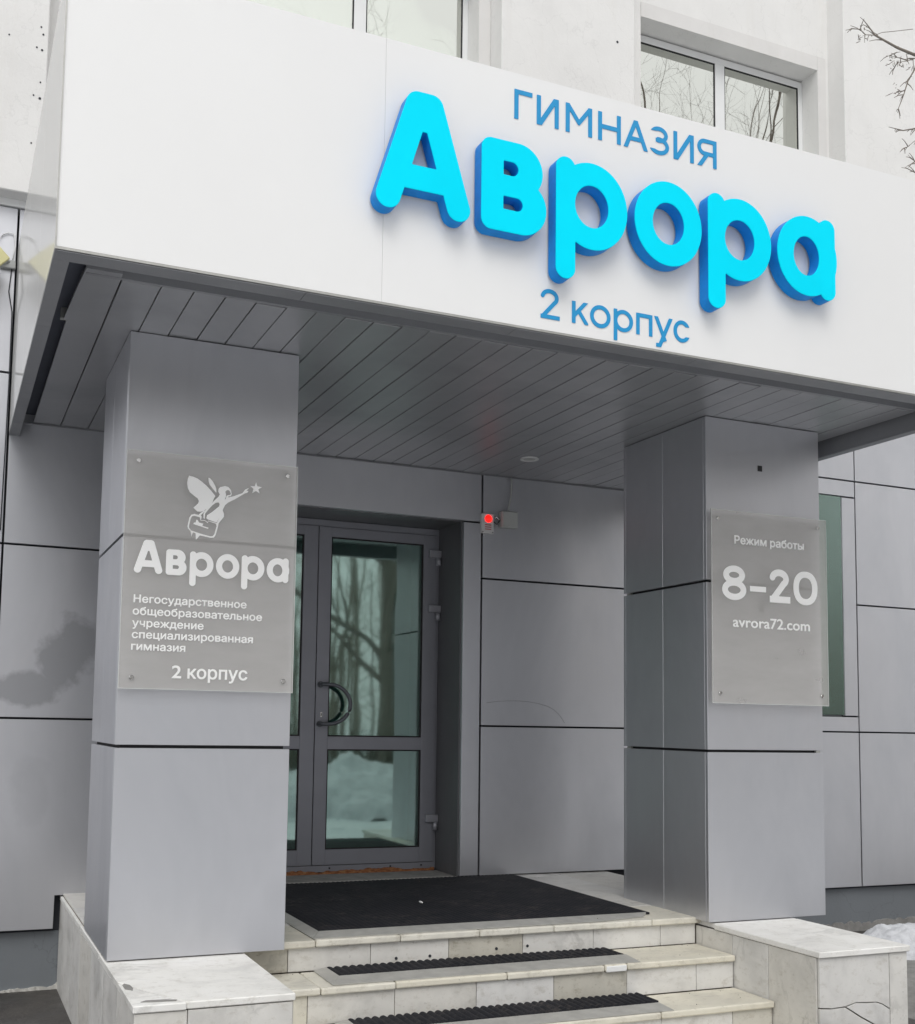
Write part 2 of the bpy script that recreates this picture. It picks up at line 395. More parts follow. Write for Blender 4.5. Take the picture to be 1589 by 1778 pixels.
m_reveal = cladding('grey reveal sheet', (0.16, 0.162, 0.172), rough=0.42, metal=0.4)
m_glass = glass('green tinted door glass', (0.60, 0.78, 0.74), (0.68, 0.85, 0.80), 0.27, 0.03, 0.0012)
m_glass_w = glass('pale green window glass', (0.86, 0.93, 0.88), (0.92, 0.94, 0.88), 0.66, 0.01, 0.0015)
m_glass_s = glass('teal side window glass', (0.66, 0.88, 0.82), (0.60, 0.78, 0.72), 0.36, 0.15)
m_room = plain('pale green interior paint', (0.42, 0.62, 0.57), 0.8)
m_roomf = plain('interior floor tiles', (0.25, 0.26, 0.24), 0.5, var=0.2, sc=3)
m_marble = marble('grey white marble facing', (0.66, 0.655, 0.64), (0.97, 0.94, 0.87), 0.35)
m_marble_t = marble('cream marble tread', (0.69, 0.67, 0.60), (0.98, 0.94, 0.83), 0.45)
m_marble_w = marble('white marble coping', (0.78, 0.775, 0.755), (0.98, 0.97, 0.93), 0.35)
m_marble_g = marble('weathered dark marble facing', (0.54, 0.53, 0.49), (0.95, 0.90, 0.79), 0.8)
m_mortar = plain('dark tile joint', (0.16, 0.14, 0.115), 0.95, var=0.3, sc=30)
m_conc2 = plain('chipped lime edge', (0.50, 0.49, 0.46), 0.95, var=0.25, sc=12)
m_conc = plain('bare concrete', (0.24, 0.235, 0.225), 0.95, var=0.25, sc=12, bmp=0.4)
m_rub = None
m_blue_l = plain('blue printed film', (0.008, 0.28, 0.58), 0.4, var=0.06, sc=60)
m_cyan = plain('cyan acrylic face', (0.0, 0.745, 0.97), 0.35, var=0.05, sc=2, spec=0.06)
m_bluside = plain('blue letter return', (0.006, 0.23, 0.66), 0.45, var=0.12, sc=30, spec=0.15)
m_white = plain('white cut film', (0.90, 0.90, 0.89), 0.5, var=0.02)
m_frost = frosted('frosted acrylic sheet')
m_edgew = plain('painted acrylic edge highlight', (0.62, 0.64, 0.63), 0.15, var=0.03)
m_steel = plain('chromed standoff', (0.7, 0.7, 0.7), 0.18, 1.0)
m_plas = plain('off white plastic', (0.42, 0.43, 0.42), 0.45, var=0.04)
m_plasw = plain('pale grey alarm plate', (0.62, 0.62, 0.62), 0.4, var=0.04)
m_red = emit('lit red alarm lens', (1.0, 0.006, 0.004), 2.4)
m_redp = plain('red print', (0.45, 0.05, 0.06), 0.5)
m_lampy = plain('yellowed lamp diffuser', (0.62, 0.58, 0.30), 0.35, var=0.05)
m_bark = plain('wet bark', (0.20, 0.175, 0.15), 0.9, var=0.4, sc=14, bmp=0.4)
m_rust = None
m_twig = plain('grey brown twig bark', (0.20, 0.175, 0.15), 0.9, var=.3, sc=30)
m_wood = plain('raw orange timber', (0.48, 0.27, 0.12), 0.8, var=0.35, sc=25)

def rubber():
    m, t, b = new_mat('black ribbed rubber'); p = pos(t)
    c = ramp(t, noise(t, p, 7, 6, 0.7), [(0.35, (0.009, 0.0105, 0.015)), (0.7, (0.022, 0.022, 0.027))])
    sp = ramp(t, noise(t, pos(t, (1, 2.2, 1)), 16, 7, 0.8), [(0.50, 0.0), (0.72, 0.75)])
    pt = ramp(t, noise(t, p, 2.6, 4, 0.6), [(0.42, 0.15), (0.62, 1.0)])
    sp = mixc(t, 1.0, sp, pt, 'MULTIPLY')
    c = mixc(t, sp, c, (0.13, 0.112, 0.10))
    gr = ramp(t, noise(t, p, 160, 2, 0.5), [(0.66, 0.0), (0.74, 0.5)])
    c = mixc(t, gr, c, (0.11, 0.10, 0.09))
    t.links.new(c, b.inputs['Base Color']); b.inputs['Roughness'].default_value = 0.75; b.inputs['Specular IOR Level'].default_value = 0.25
    bump(t, b, noise(t, p, 180, 2), 0.5, 0.003); return m
m_rub = rubber()
def rust():
    m, t, b = new_mat('crumbling orange foam and brick'); p = pos(t)
    c = ramp(t, noise(t, pos(t, (1, 1, 3)), 22, 6, 0.7), [(0.3, (0.10, 0.035, 0.018)), (0.5, (0.30, 0.12, 0.05)), (0.72, (0.45, 0.27, 0.13))])
    t.links.new(c, b.inputs['Base Color']); b.inputs['Roughness'].default_value = 0.95
    bump(t, b, noise(t, p, 60, 5), 0.8, 0.01); return m
m_rust = rust()
def ground_mat():
    m, t, b = new_mat('wet asphalt with thawing snow'); p = pos(t)
    a = ramp(t, noise(t, p, 3, 8, 0.7), [(0.3, (0.035, 0.033, 0.032)), (0.7, (0.085, 0.078, 0.07))])
    sn = ramp(t, noise(t, p, 1.2, 4, 0.6), [(0.3, (0.62, 0.64, 0.67)), (0.7, (0.78, 0.79, 0.80))])
    g = t.nodes.new('ShaderNodeNewGeometry'); sx = t.nodes.new('ShaderNodeSeparateXYZ'); t.links.new(g.outputs['Position'], sx.inputs[0])
    md = t.nodes.new('ShaderNodeMath'); md.operation = 'MULTIPLY_ADD'; md.inputs[1].default_value = -0.25; md.inputs[2].default_value = -0.68
    t.links.new(sx.outputs['Y'], md.inputs[0])
    ad = t.nodes.new('ShaderNodeMath'); ad.operation = 'ADD'; t.links.new(md.outputs[0], ad.inputs[0]); t.links.new(noise(t, p, 0.55, 6, 0.6), ad.inputs[1])
    f = ramp(t, ad.outputs[0], [(0.62, 0.0), (0.70, 1.0)])
    t.links.new(mixc(t, f, a, sn), b.inputs['Base Color'])
    t.links.new(ramp(t, noise(t, p, 2.0, 5), [(0.35, 0.25), (0.65, 0.85)]), b.inputs['Roughness'])
    bump(t, b, noise(t, p, 40, 6, 0.7), 0.5, 0.02); return m
m_ground = ground_mat()
def snow_mat():
    m, t, b = new_mat('old granular snow'); p = pos(t)
    c = ramp(t, noise(t, p, 5, 8, 0.7), [(0.25, (0.42, 0.43, 0.45)), (0.5, (0.66, 0.67, 0.70)), (0.75, (0.78, 0.79, 0.81))])
    d = ramp(t, noise(t, p, 30, 5, 0.7), [(0.62, 0.0), (0.75, 0.5)])
    t.links.new(mixc(t, d, c, (0.16, 0.13, 0.10)), b.inputs['Base Color']); b.inputs['Roughness'].default_value = 0.8
    bump(t, b, noise(t, p, 22, 6, 0.7), 0.7, 0.02); return m
m_snow = snow_mat()

# ------------------------------------------------------------------ key dimensions (metres)
FZ, T2, T3, T4, GZ = 0.015, -0.13, -0.293, -0.45, -0.53
PF = -1.84; CF = -2.781; CL = -0.506; CR = 4.084; CT = 3.775; FB = 2.669; SC = 2.75
WJ0, WJ1, WJ2 = -0.510, 2.585, 5.941
H0, H1, H2, HT, HB = 3.036, 2.027, 1.020, 4.039, -0.186
G = 0.006

# ------------------------------------------------------------------ ground
bm = bmesh.new()
vs = [bm.verts.new(p) for p in ((-150, -200, GZ), (150, -200, GZ), (150, 60, GZ), (-150, 60, GZ))]; bm.faces.new(vs)
o = link_mesh('ground', bm_done(bm, 'ground'), None, m_ground); o['kind'] = 'structure'

# ------------------------------------------------------------------ building
B = thing('school_building', 'white plastered school building with grey metal cladding along its ground floor', 'building', (2, 0.5, GZ))
def pan(x0, x1, z0, z1, mat=None, y0=0.0, name='cladding_panel'):
    return box(name, x0+G, x1-G, y0, y0+0.03, z0+G, z1-G, mat or m_panel, B, 0.0015)
# the wall carcass behind the cladding, with the door and window openings left open
DO0, DO1, DT = 0.62, 2.442, 2.412
WX0, WX1, WZ0, WZ1 = 4.62, 5.797, 1.143, 2.90
boxes('backing_wall', [(-8, DO0-0.02, 0.06, 0.34, -0.2, HT-0.02), (DO1+0.02, WX0, 0.06, 0.34, -0.2, HT-0.02), (WX0, WX1, 0.06, 0.34, -0.2, WZ0-0.01),
    (WX0, WX1, 0.06, 0.34, WZ1+0.01, HT-0.02), (WX1, 14, 0.06, 0.34, -0.2, HT-0.02), (DO0-0.02, DO1+0.02, 0.06, 0.34, DT+0.02, HT-0.02)], m_dark, B)
# panels, courses from the base up
pan(-8, -1.72, HB, H2, m_panel_d); pan(-1.72+0.0, WJ0, HB, H2, m_panel_d)
prism_xz('cladding_panel', [(WJ0+G, HB+G), (-0.140, HB+G), (-0.140, 0.010), (DO0-0.142, 0.010), (DO0-0.142, H2-G), (WJ0+G, H2-G)], 0, 0.03, m_panel_d, B, 0.0015)
for z0, z1 in ((H2, H1), (H1, H0)):
    pan(-4.2, -1.72, z0, z1); pan(-1.72, WJ0, z0, z1, m_panel_d); pan(WJ0, DO0-0.142+G, z0, min(z1, 3.036), m_panel_d)
for x0, x1 in ((-4.2, -1.72), (-1.72, WJ0), (WJ0, 1.2), (1.2, 2.9), (2.9, 4.6), (4.6, WJ2), (WJ2, 7.7), (7.7, 9.5)): pan(x0, x1, H0, HT)
for x in (DO0-0.142, DO1): pan(x if x > 1 else x+0.006, x+0.142+0.001, 0.020, DT, None, 0.0, 'door_jamb_panel')
pan(DO0-0.142, WJ1, DT, H0, None, 0.0, 'lintel_panel')
for z0, z1 in ((0.018, H2), (H2, H1), (H1, H0)): pan(WJ1+0.002, 4.30, z0, z1)
pan(4.30, WJ2, HB, H2)
pan(4.30, WX0, H2, WZ1); pan(4.30, WJ2, WZ1+0.0, H0); pan(WX0, WJ2, H2, WZ0, None); pan(WX1, WJ2, WZ0, WZ1, None)
for x0, x1 in ((WJ2, 7.7), (7.7, 9.5), (9.5, 11.5)):
    for z0, z1 in ((HB, H2), (H2, 2.034), (2.034, H0)): pan(x0, x1, z0, z1)
box('drip_flashing', -8, CL-0.005, -0.012, 0.06, HT+0.002, HT+0.045, m_pvc, B, 0.002)
box('drip_flashing', CL-0.005, 12, -0.012, 0.06, HT+0.002, HT+0.045, m_pvc, B, 0.002)
# base
box('base_wall', -8, 14, 0.055, 0.34, GZ-0.1, -0.201, m_base, B)
# crumbling plaster rim at the foot of the base, left
ragged('broken_plaster_edge', -0.9, -0.02, 0.040, 0.054, GZ, 0.008, 0.012, 60, 3, m_conc2, B, [(-.08, .03, .035)])
ragged('broken_plaster_edge', 4.9, 7.2, 0.036, 0.054, GZ, 0.03, 0.05, 90, 4, m_conc, B)
# upper wall (bays set back, pilasters proud)
Z0, Z1 = HT+0.045, 9.6
bx = []
wins = [(0.802, 2.544), (3.935, 5.677)]; WT, WB_ = 6.49, 4.86
def bay(x0, x1, ws):
    c = x0
    for a, b_ in ws:
        bx.append((c, a, 0.06, 0.40, Z0, Z1)); bx.append((a, b_, 0.06, 0.40, Z0, WB_)); bx.append((a, b_, 0.06, 0.40, WT, Z1)); c = b_
    bx.append((c, x1, 0.06, 0.40, Z0, Z1))
bay(-0.395, 2.641, [wins[0]]); bay(3.756, 5.796, [wins[1]])
boxes('bay_wall', bx, m_wall, B)
for x0, x1 in ((-8, -0.395), (2.641, 3.756), (5.796, 8.8)): box('pilaster', x0, x1, -0.12, 0.40, Z0, Z1, m_wall, B, 0.006)
box('bay_wall', 8.8, 14, 0.06, 0.4, Z0, Z1, m_wall, B)
for a, b_ in wins:      # patched strip round each window, 3 mm proud
    boxes('plaster_patch', [(b_+0.001, b_+0.088, 0.053, 0.0595, WB_, WT+0.12), (a, b_, 0.054, 0.0595, WT+0.001, WT+0.12)], m_wall2, B)
# holes left by old fixings in the left pilaster
for (x, z, r) in ((-0.617, 5.026, .008), (-0.427, 5.076, .010), (-0.46, 4.988, .009), (-0.43, 4.978, .011), (-0.431, 4.777, .008), (-0.466, 4.689, .008), (-0.43, 4.677, .013), (-0.466, 4.394, .008), (-0.44, 5.12, .009), (3.603, 6.089, .016)):
    disc_y('fixing_hole', x, z, -0.1225, -0.118, r*.6, m_dark, B, n=8)
# windows
def upper_window(a, b_, mull):
    W = box('window', a+0.012, b_-0.012, 0.262, 0.30, WB_+0.02, WB_+0.06, m_pvc, B)
    m0, m1 = mull; zt = WT-0.012
    f = [(a, a+0.07, .23, .30, WB_+0.02, zt), (b_-0.042, b_, .23, .30, WB_+0.02, zt), (m0, m1, .228, .30, WB_+0.06, zt-0.055), (a+0.07, b_-0.042, .23, .30, zt-0.055, zt), (a+0.07, b_-0.042, .23, .30, WB_+0.061, WB_+0.12)]
    boxes('frame', f, m_pvc, W, 0.003)
    for p0, p1 in ((a+0.07, m0), (m1, b_-0.042)):
        g = 0.010
        boxes('gasket', [(p0, p0+g, .236, .25, WB_+.12, zt-.055), (p1-g, p1, .236, .25, WB_+.12, zt-.055), (p0+g, p1-g, .236, .25, zt-.055-g, zt-.055), (p0+g, p1-g, .236, .25, WB_+.12, WB_+.12+g)], m_gasket, W)
        box('pane', p0+g, p1-g, .240, .246, WB_+.12+g, zt-.055-g, m_glass_w, W)
    box('roller_blind', a+.05, b_-.03, .272, .276, WB_+.03, WT-.02, m_blind, W)
    box('window_sill', a-0.03, b_+0.03, -0.02, 0.262, WB_-0.03, WB_-0.002, m_pvc, W, 0.003)
upper_window(*wins[0], (1.655, 1.745)); upper_window(*wins[1], (4.775, 4.868))
# a plain light room behind the upper windows
boxes('upper_room', [(0.2, 6.2, 3.2, 3.3, 4.2, 7.0), (0.2, 6.2, 0.41, 3.2, 4.2, 4.28), (0.2, 6.2, 0.41, 3.2, 6.9, 7.0), (0.1, 0.2, .41, 3.3, 4.2, 7.0), (6.2, 6.3, .41, 3.3, 4.2, 7.0)], plain('pale interior', (0.60, 0.66, 0.60), 0.8), B)
# side window on the ground floor, right of the entrance
W = box('window', WX0, WX1, 0.035, 0.13, WZ0-.005, WZ0+0.01, m_reveal, B)
box('frame', WX0, WX0+.05, .02, .08, WZ0+.01, WZ1, m_door, W)
box('pane', WX0+.05, WX1-0.002, .004, .010, WZ0+.011, WZ1-.002, m_glass_s, W)
boxes('side_room', [(4.3, 6.3, 1.6, 1.7, 0.5, 3.2), (4.3, 6.3, .35, 1.6, .45, .5), (4.3, 6.3, .35, 1.6, 3.2, 3.25), (6.25, 6.3, .35, 1.6, .5, 3.2)], plain('sea green paint', (0.40, 0.62, 0.55), 0.8), B)

tube('scratch', [(2.634, -.0008, 1.178), (2.72, -.0008, 1.189), (2.788, -.0008, 1.194), (2.87, -.0008, 1.196), (2.945, -.0008, 1.193), (3.03, -.0008, 1.182), (3.105, -.0008, 1.165), (3.16, -.0008, 1.14), (3.197, -.0008, 1.111), (3.225, -.0008, 1.08), (3.244, -.0008, 1.052)], .0011, m_strip, B, 4)
# ---- entrance door (recess, frame, two glazed leaves)
DY = 0.373
boxes('door_reveal', [(DO1-0.001, DO1+0.019, 0.031, DY+0.05, FZ, DT+0.02), (DO0-0.019, DO0+0.001, 0.031, DY+0.05, FZ, DT+0.02), (DO0+0.001, DO1-0.001, 0.031, DY+0.05, DT, DT+0.02)], m_reveal, B, 0.001)
DR = box('entrance_door', DO0+0.002, DO1-0.002, DY+0.012, DY+0.06, 2.362, DT-0.002, m_door, B, 0.002)
for a in (DO0+.002, DO1-.022): box('frame_post', a, a+.020, DY+.012, DY+.06, .03, 2.362, m_door, DR, 0.001)
def leaf(x0, x1, gx0, gx1, nm):
    zb, zt = 0.077, 2.360
    L = [(x0, gx0, DY, DY+.055, zb, zt), (gx1, x1, DY, DY+.055, zb, zt), (gx0, gx1, DY, DY+.055, 2.294, zt), (gx0, gx1, DY, DY+.055, .846, .932), (gx0, gx1, DY, DY+.055, zb, .178)]
    o = boxes('door_leaf', L, m_door, DR, 0.0015)
    for z0, z1 in ((.178, .846), (.932, 2.294)):
        g = 0.009
        boxes('gasket', [(gx0, gx0+g, DY+.008, DY+.02, z0, z1), (gx1-g, gx1, DY+.008, DY+.02, z0, z1), (gx0+g, gx1-g, DY+.008, DY+.02, z1-g, z1), (gx0+g, gx1-g, DY+.008, DY+.02, z0, z0+g)], m_gasket, DR)
        box('pane', gx0+g, gx1-g, DY+.012, DY+.020, z0+g, z1-g, m_glass, DR)
leaf(1.536, 2.418, 1.626, 2.316, 'r'); leaf(0.646, 1.530, 0.742, 1.430, 'l')
# threshold rail with screws, crumbling foam, concrete sill
box('threshold_rail', DO0+.004, 2.421, DY+.004, DY+.05, .030, .073, m_alu if False else m_door, DR, 0.001)
for x in (1.66, 2.10, 2.33): disc_y('screw', x, .055, DY-.001, DY+.01, .006, m_gasket, DR, n=8)
ragged('foam_packing', DO0+.01, DO1-.02, DY-.012, DY+.04, FZ, 0.018, 0.012, 110, 5, m_rust, DR, [(1.46, .06, .018), (1.9, .3, .004)])
# hinges
for z in (2.205, 1.815, .352):
    h = boxes('hinge', [(2.352, 2.440, DY-.030, DY-.0005, z-.002, z+.048)], m_hinge, DR, 0.002)
    tube('hinge_pin', [(2.422, DY-.020, z-.058), (2.422, DY-.020, z-.003)], .018, m_hinge, DR, 12)
# pull handle: bowed bar on two feet
def bow(cx, sgn):
    pts = []; zc, r = 1.148, .133
    pts.append((cx, DY+.0, zc+r)); pts.append((cx, DY-.05, zc+r))
    pts.append((cx+sgn*.02, DY-.066, zc+r))
    for i in range(1, 20):
        a = math.pi/2-math.pi*i/20
        pts.append((cx+sgn*(.04+.155*math.cos(a)), DY-.066, zc+r*math.sin(a)))
    pts += [(cx+sgn*.02, DY-.066, zc-r), (cx, DY-.05, zc-r), (cx, DY, zc-r)]
    return pts
tube('pull_handle', bow(1.566, 1), .0135, m_doorpull, DR, 10)
for z in (1.281, 1.015): disc_y('handle_rose', 1.566, z, DY-.006, DY, .022, m_doorpull, DR, n=16)
prism_xz('lock_plate', [(1.571, 1.062), (1.583, 1.062), (1.583, 1.094), (1.571, 1.094)], DY-.003, DY+.001, m_steel, DR)
prism_xz('keyhole', [(1.5745, 1.068), (1.5795, 1.068), (1.5795, 1.088), (1.5745, 1.088)], DY-.0045, DY-.003, m_gasket, DR)
# the lobby behind the door
boxes('lobby_wall', [(0.2, 3.0, 2.2, 2.3, -.05, 2.7), (0.1, 0.2, .45, 2.3, -.05, 2.7), (3.0, 3.1, .45, 2.3, -.05, 2.7), (0.2, 3.0, .45, 2.2, 2.6, 2.7)], m_room, B)
box('lobby_floor', 0.2, 3.0, .43, 2.2, -.05, .02, m_roomf, B)

# ------------------------------------------------------------------ canopy
C = thing('entrance_canopy', 'deep white boxed canopy over the entrance, grey slatted underside', 'canopy', (1.8, -1.4, FB))
for x0, x1 in ((CL, 0.729), (0.729, CR)):
    box('fascia_panel', x0+(0.0004 if x0 > 0 else 0), x1-0.0004, CF, CF+.02, FB+.012, CT, m_fascia, C, 0.0003)
for y0, y1 in ((CF+.0205, -1.97), (-1.97, -1.10), (-1.10, -.31), (-.31, -.002)):
    box('side_panel', CL, CL+.02, y0, y1-.002, FB+.012, CT, m_side, C, 0.0008)
    box('side_panel', CR-.02, CR, y0, y1-.002, FB+.012, CT, m_side, C, 0.0008)
box('edge_trim', CL-.001, CL+.004, CF-.004, CF-.0005, FB+.0, CT, m_alu, C)
box('edge_trim', CL, CR, CF-.003, CF+.018, FB+.001, FB+.0105, m_alu, C)
box('roof_sheet', CL+.021, CR-.021, CF+.021, -.002, CT-.03, CT-.002, m_strip, C)
# grey frame strips round the underside, in lengths
xs = [CL, .42, 1.33, 2.24, 3.15, CR]
for a, b_ in zip(xs, xs[1:]): box('frame_strip', a+.001, b_-.001, CF+.001, -2.694, FB-.004, FB-.0005, m_strip, C, 0.0006)
ys = [-2.693, -1.97, -1.10, -.31, -.002]
for a, b_ in zip(ys, ys[1:]):
    for x in (CL, CR-.058): box('frame_strip', x+.0005, x+.058, a+.001, b_-.001, FB-.004, FB-.0005, m_strip, C, 0.0006)
# inner faces of the frame
boxes('frame_return', [(CL+.054, CL+.058, -2.69, -.004, FB, 2.82), (CR-.058, CR-.054, -2.69, -.004, FB, 2.82), (CL+.06, CR-.06, -2.700, -2.696, FB, 2.82)], m_strip, C)
box('void_shade_board', CL+.021, CR-.021, CF+.03, -.003, 2.80, 2.81, plain('navy painted void shade', (0.10, 0.11, 0.14), 0.8), C)  # added board, its dark navy colour paints the shade in the recess
# slats
x = -.375; k = 0
rs = random.Random(3)
while x < 3.93:
    x1 = -.220 if k == 0 else (-.0635 if k == 1 else x+.1306)
    yf = -2.385+rs.uniform(-.012, .012)
    if k == 0:
        prism = [(x, -1.84), (x, -.006), (x1-.005, -.006), (x1-.005, -2.455), (x+.012, -2.455), (x+.002, -2.25), (x-.012, -1.86)]
        bm = bmesh.new(); A = [bm.verts.new((px, py, SC)) for px, py in prism]; Bv = [bm.verts.new((px, py, SC+.012)) for px, py in prism]
        bm.faces.new(A[::-1]); bm.faces.new(Bv)
        for i in range(len(A)): bm.faces.new((A[i], A[(i+1) % len(A)], Bv[(i+1) % len(A)], Bv[i]))
        link_mesh('ceiling_slat', bm_done(bm, 's'), C, m_slat)
    else:
        dz = rs.uniform(-.0015, .0015)
        o = box('ceiling_slat', x+.0022, x1-.0022, yf, -.006, SC+dz, SC+.012+dz, m_slat, C, 0.002)
        o.rotation_euler = (0, rs.uniform(-.006, .006), rs.uniform(-.0006, .0006))
    x = x1; k += 1
# recessed joint strips above the slats
box('slat_carrier', -.37, 3.93, -2.38, -.006, SC+.0155, SC+.02, plain('dark grey carrier', (0.08, 0.082, 0.088), 0.6), C)
boxes('wall_angle', [(-.42, -.10, -.022, -.002, SC-.006, SC-.002), (-.10, 3.98, -.022, -.002, SC-.006, SC-.002)], m_strip, C)
box('front_angle', -.44, 3.98, -2.72, -2.40, 2.785, 2.79, m_strip, C)
box('front_angle', -.36, 3.98, -2.415, -2.395, SC-.002, SC+.03, m_strip, C)
# torn corner sheet
prism_xz('loose_bracket', [(-.40, 2.752), (-.372, 2.752), (-.372, 2.80), (-.40, 2.80)], -1.86, -1.83, m_alu, C)

# ------------------------------------------------------------------ pillars
def pillar(x0, x1, label, seam_y, courses, sideR=True):
    P = thing('entrance_pillar', label, 'pillar', ((x0+x1)/2, -1.44, 0), 'pillars carrying the canopy')
    yb = -1.051
    for i, (z0, z1) in enumerate(courses):
        a, b_ = z0+(0.0 if i == 0 else .007), z1-(0.0 if i == len(courses)-1 else .007)
        box('front_panel', x0+.0012, x1-.0012, PF, PF+.02, a, b_, m_panel, P, 0.0012)
        for xs_ in (x0, x1-.02):
            box('side_panel', xs_, xs_+.02, PF+.0215, seam_y-.0008, a, b_, m_panel, P, 0.0012)
            box('side_panel', xs_, xs_+.02, seam_y+.0008, yb-.0215, a, b_, m_panel, P, 0.0012)
        box('back_panel', x0+.0012, x1-.0012, yb-.02, yb, a, b_, m_panel, P, 0.0012)
    box('core', x0+.032, x1-.032, PF+.032, yb-.032, .0, SC, m_dark, P)
    for z in [c[1] for c in courses[:-1]]:
        boxes('joint_lining', [(x0+.024, x1-.024, PF+.024, PF+.03, z-.012, z+.012), (x0+.024, x0+.03, PF+.031, yb-.03, z-.012, z+.012), (x1-.03, x1-.024, PF+.031, yb-.03, z-.012, z+.012)], m_gasket, P)
    return P
cs = [(0.004, .909), (.909, 1.831), (1.831, SC-.004)]
P1 = pillar(-.098, .686, 'left pillar clad in grey panels, carrying the plaque with the winged figure', -1.40, cs)
P2 = pillar(3.024, 3.823, 'right pillar clad in grey panels, carrying the opening hours plaque', -1.447, cs)
box('cable_socket', 3.385, 3.411, PF-.003, PF+.001, 1.675, 1.715, m_gasket, P2, 0.001)
box('cable_socket', 3.382, 3.412, PF-.003, PF+.001, 2.474, 2.506, m_gasket, P2, 0.001)
boxes('joint_clip', [(x, x+.03, PF+.004, PF+.02, .903, .915) for x in (3.775,)]+[(3.030, 3.044, -1.12, -1.08, .903, .915), (3.030, 3.044, -1.12, -1.08, 1.825, 1.837)], m_alu, P2)

# ------------------------------------------------------------------ steps and porch floor
ST = thing('porch_steps', 'marble tiled porch with steps running up between the two pillars', 'steps', (1.8, -1.2, GZ))
X0, X1 = .505, 3.044
E1, R1, E2, R2, E3, R3, E4, R4 = -1.727, -1.705, -2.030, -2.012, -2.316, -2.298, -2.60, -2.585
boxes('mortar_bed', [(-.09, 3.60, R1+.014, .054, GZ, FZ-.012), (X0+.014, X1-.012, R2+.014, R1+.013, GZ, T2-.012), (X0+.014, X1-.012, R3+.014, R2+.013, GZ, T3-.012), (X0+.014, X1-.012, R4+.014, R3+.013, GZ, T4-.012)], m_mortar, ST)
jt = .0016
def tread(xsl, ye, yr, z, th=.032):
    for a, b_ in zip(xsl, xsl[1:]):
        d = random.uniform(-.0012, .0012)
        box('tread_slab', a+jt, b_-jt, ye+random.uniform(-.002, .002), yr-.003, z-th+d, z+d, m_marble_t, ST, .008, 3)
def riser(xsl, y, z0, z1, mats):
    for i, (a, b_) in enumerate(zip(xsl, xsl[1:])):
        box('riser_tile', a+jt, b_-jt, y+random.uniform(0, .0015), y+.013, z0+.002, z1, mats[i % len(mats)], ST, .0015)
tread([-.09, .872, 1.300, 1.726, 2.15, 2.747, 3.19], E1, -1.33, FZ, .034)
tread([X0+.002, .80, 1.155, 1.72, 2.255, 2.385, X1-.002], E2, R1, T2)
tread([X0+.002, .95, 1.55, 2.379, X1-.002], E3, R2, T3)
tread([X0+.002, 1.2, 1.9, 2.6, X1-.002], E4, R3, T4)
riser([X0+.002, .744, 1.155, 1.567, 1.979, 2.395, 2.813, X1-.004], R1, T2, FZ-.036, [m_marble_g, m_marble, m_marble, m_marble_g, m_marble, m_marble, m_marble])
riser([X0+.002, .560, .744, 1.156, 1.566, 1.979, 2.393, 2.809, X1-.004], R2, T3, T2-.034, [m_marble_g, m_marble_t, m_marble, m_marble, m_marble, m_marble_g, m_marble, m_marble])
riser([X0+.002, .744, 1.156, 1.566, 1.979, 2.389, 2.802, X1-.004], R3, T4, T3-.034, [m_marble_g, m_marble, m_marble])
riser([X0+.002, 1.156, 1.979, 2.802, X1-.004], R4, GZ, T4-.034, [m_marble])
# porch floor tiles behind the nosing slabs
xsf = [-.09, .3, .70, 1.11, 1.52, 1.93, 2.34, 2.75, 3.19, 3.6]; ysf = [-1.327, -.92, -.51, -.10, .050]
for a, b_ in zip(xsf, xsf[1:]):
    for c, d in zip(ysf, ysf[1:]):
        e = random.uniform(-.001, .001)
        box('floor_tile', a+jt, b_-jt, c+jt, d-jt, FZ-.012+e, FZ+e, m_marble, ST, .0012)
box('door_sill_slab', DO0+.004, DO1-.004, .052, DY-.02, FZ-.03, FZ+.004, m_conc, ST, .002)
# dark drill holes where an old strip was screwed to the riser
for x, z in ((1.287, -.098), (1.465, -.098), (1.829, -.085), (2.005, -.082)): disc_y('drill_hole', x, z, R1-.0022, R1+.003, .0075, m_dark, ST, n=10)
# white filler in the chipped nosing
box('filler_patch', 2.262, 2.378, E2-.0045, E2+.012, T2-.033, T2-.004, m_pvc, ST, .004, 2)

# side walls of the steps (pedestals)
PL = thing('step_side_wall', 'left marble faced side wall of the steps, chipped white coping under the plaque pillar', 'side wall', (.2, -1.3, GZ), 'side walls flanking the steps')
box('core', -.09, .492, -2.575, -1.67, GZ, -.034, m_mortar, PL)
box('core', -.085, .3, -1.668, .05, GZ, -.030, m_mortar, PL)
# coping with broken front left corner
def slab_xy(name, pts, z0, z1, mat, parent, b=.004):
    bm = bmesh.new(); a = [bm.verts.new((x, y, z0)) for x, y in pts]; c = [bm.verts.new((x, y, z1)) for x, y in pts]
    bm.faces.new(a[::-1]); bm.faces.new(c); n = len(pts)
    for i in range(n): bm.faces.new((a[i], a[(i+1) % n], c[(i+1) % n], c[i]))
    bevel(bm, b); return link_mesh(name, bm_done(bm, name), parent, mat)
slab_xy('coping_slab', [(.092, -2.592), (.506, -2.592), (.506, -1.66), (-.103, -1.66), (-.103, -2.20), (-.02, -2.40)], -.030, -.002, m_marble_w, PL)
slab_xy('coping_slab', [(-.106, -2.595), (.088, -2.598), (.085, -2.565), (-.022, -2.410), (-.103, -2.212)], -.031, -.003, m_marble_w, PL)
slab_xy('mortar_scar', [(-.072, -2.545), (-.03, -2.556), (.052, -2.566), (.062, -2.552), (.02, -2.534), (-.05, -2.527)], -.004, -.0006, m_conc, PL, .001)
slab_xy('mortar_scar', [(-.094, -2.33), (-.07, -2.36), (-.062, -2.32), (-.066, -2.27), (-.084, -2.24), (-.094, -2.26)], -.004, -.0008, m_conc, PL, .001)
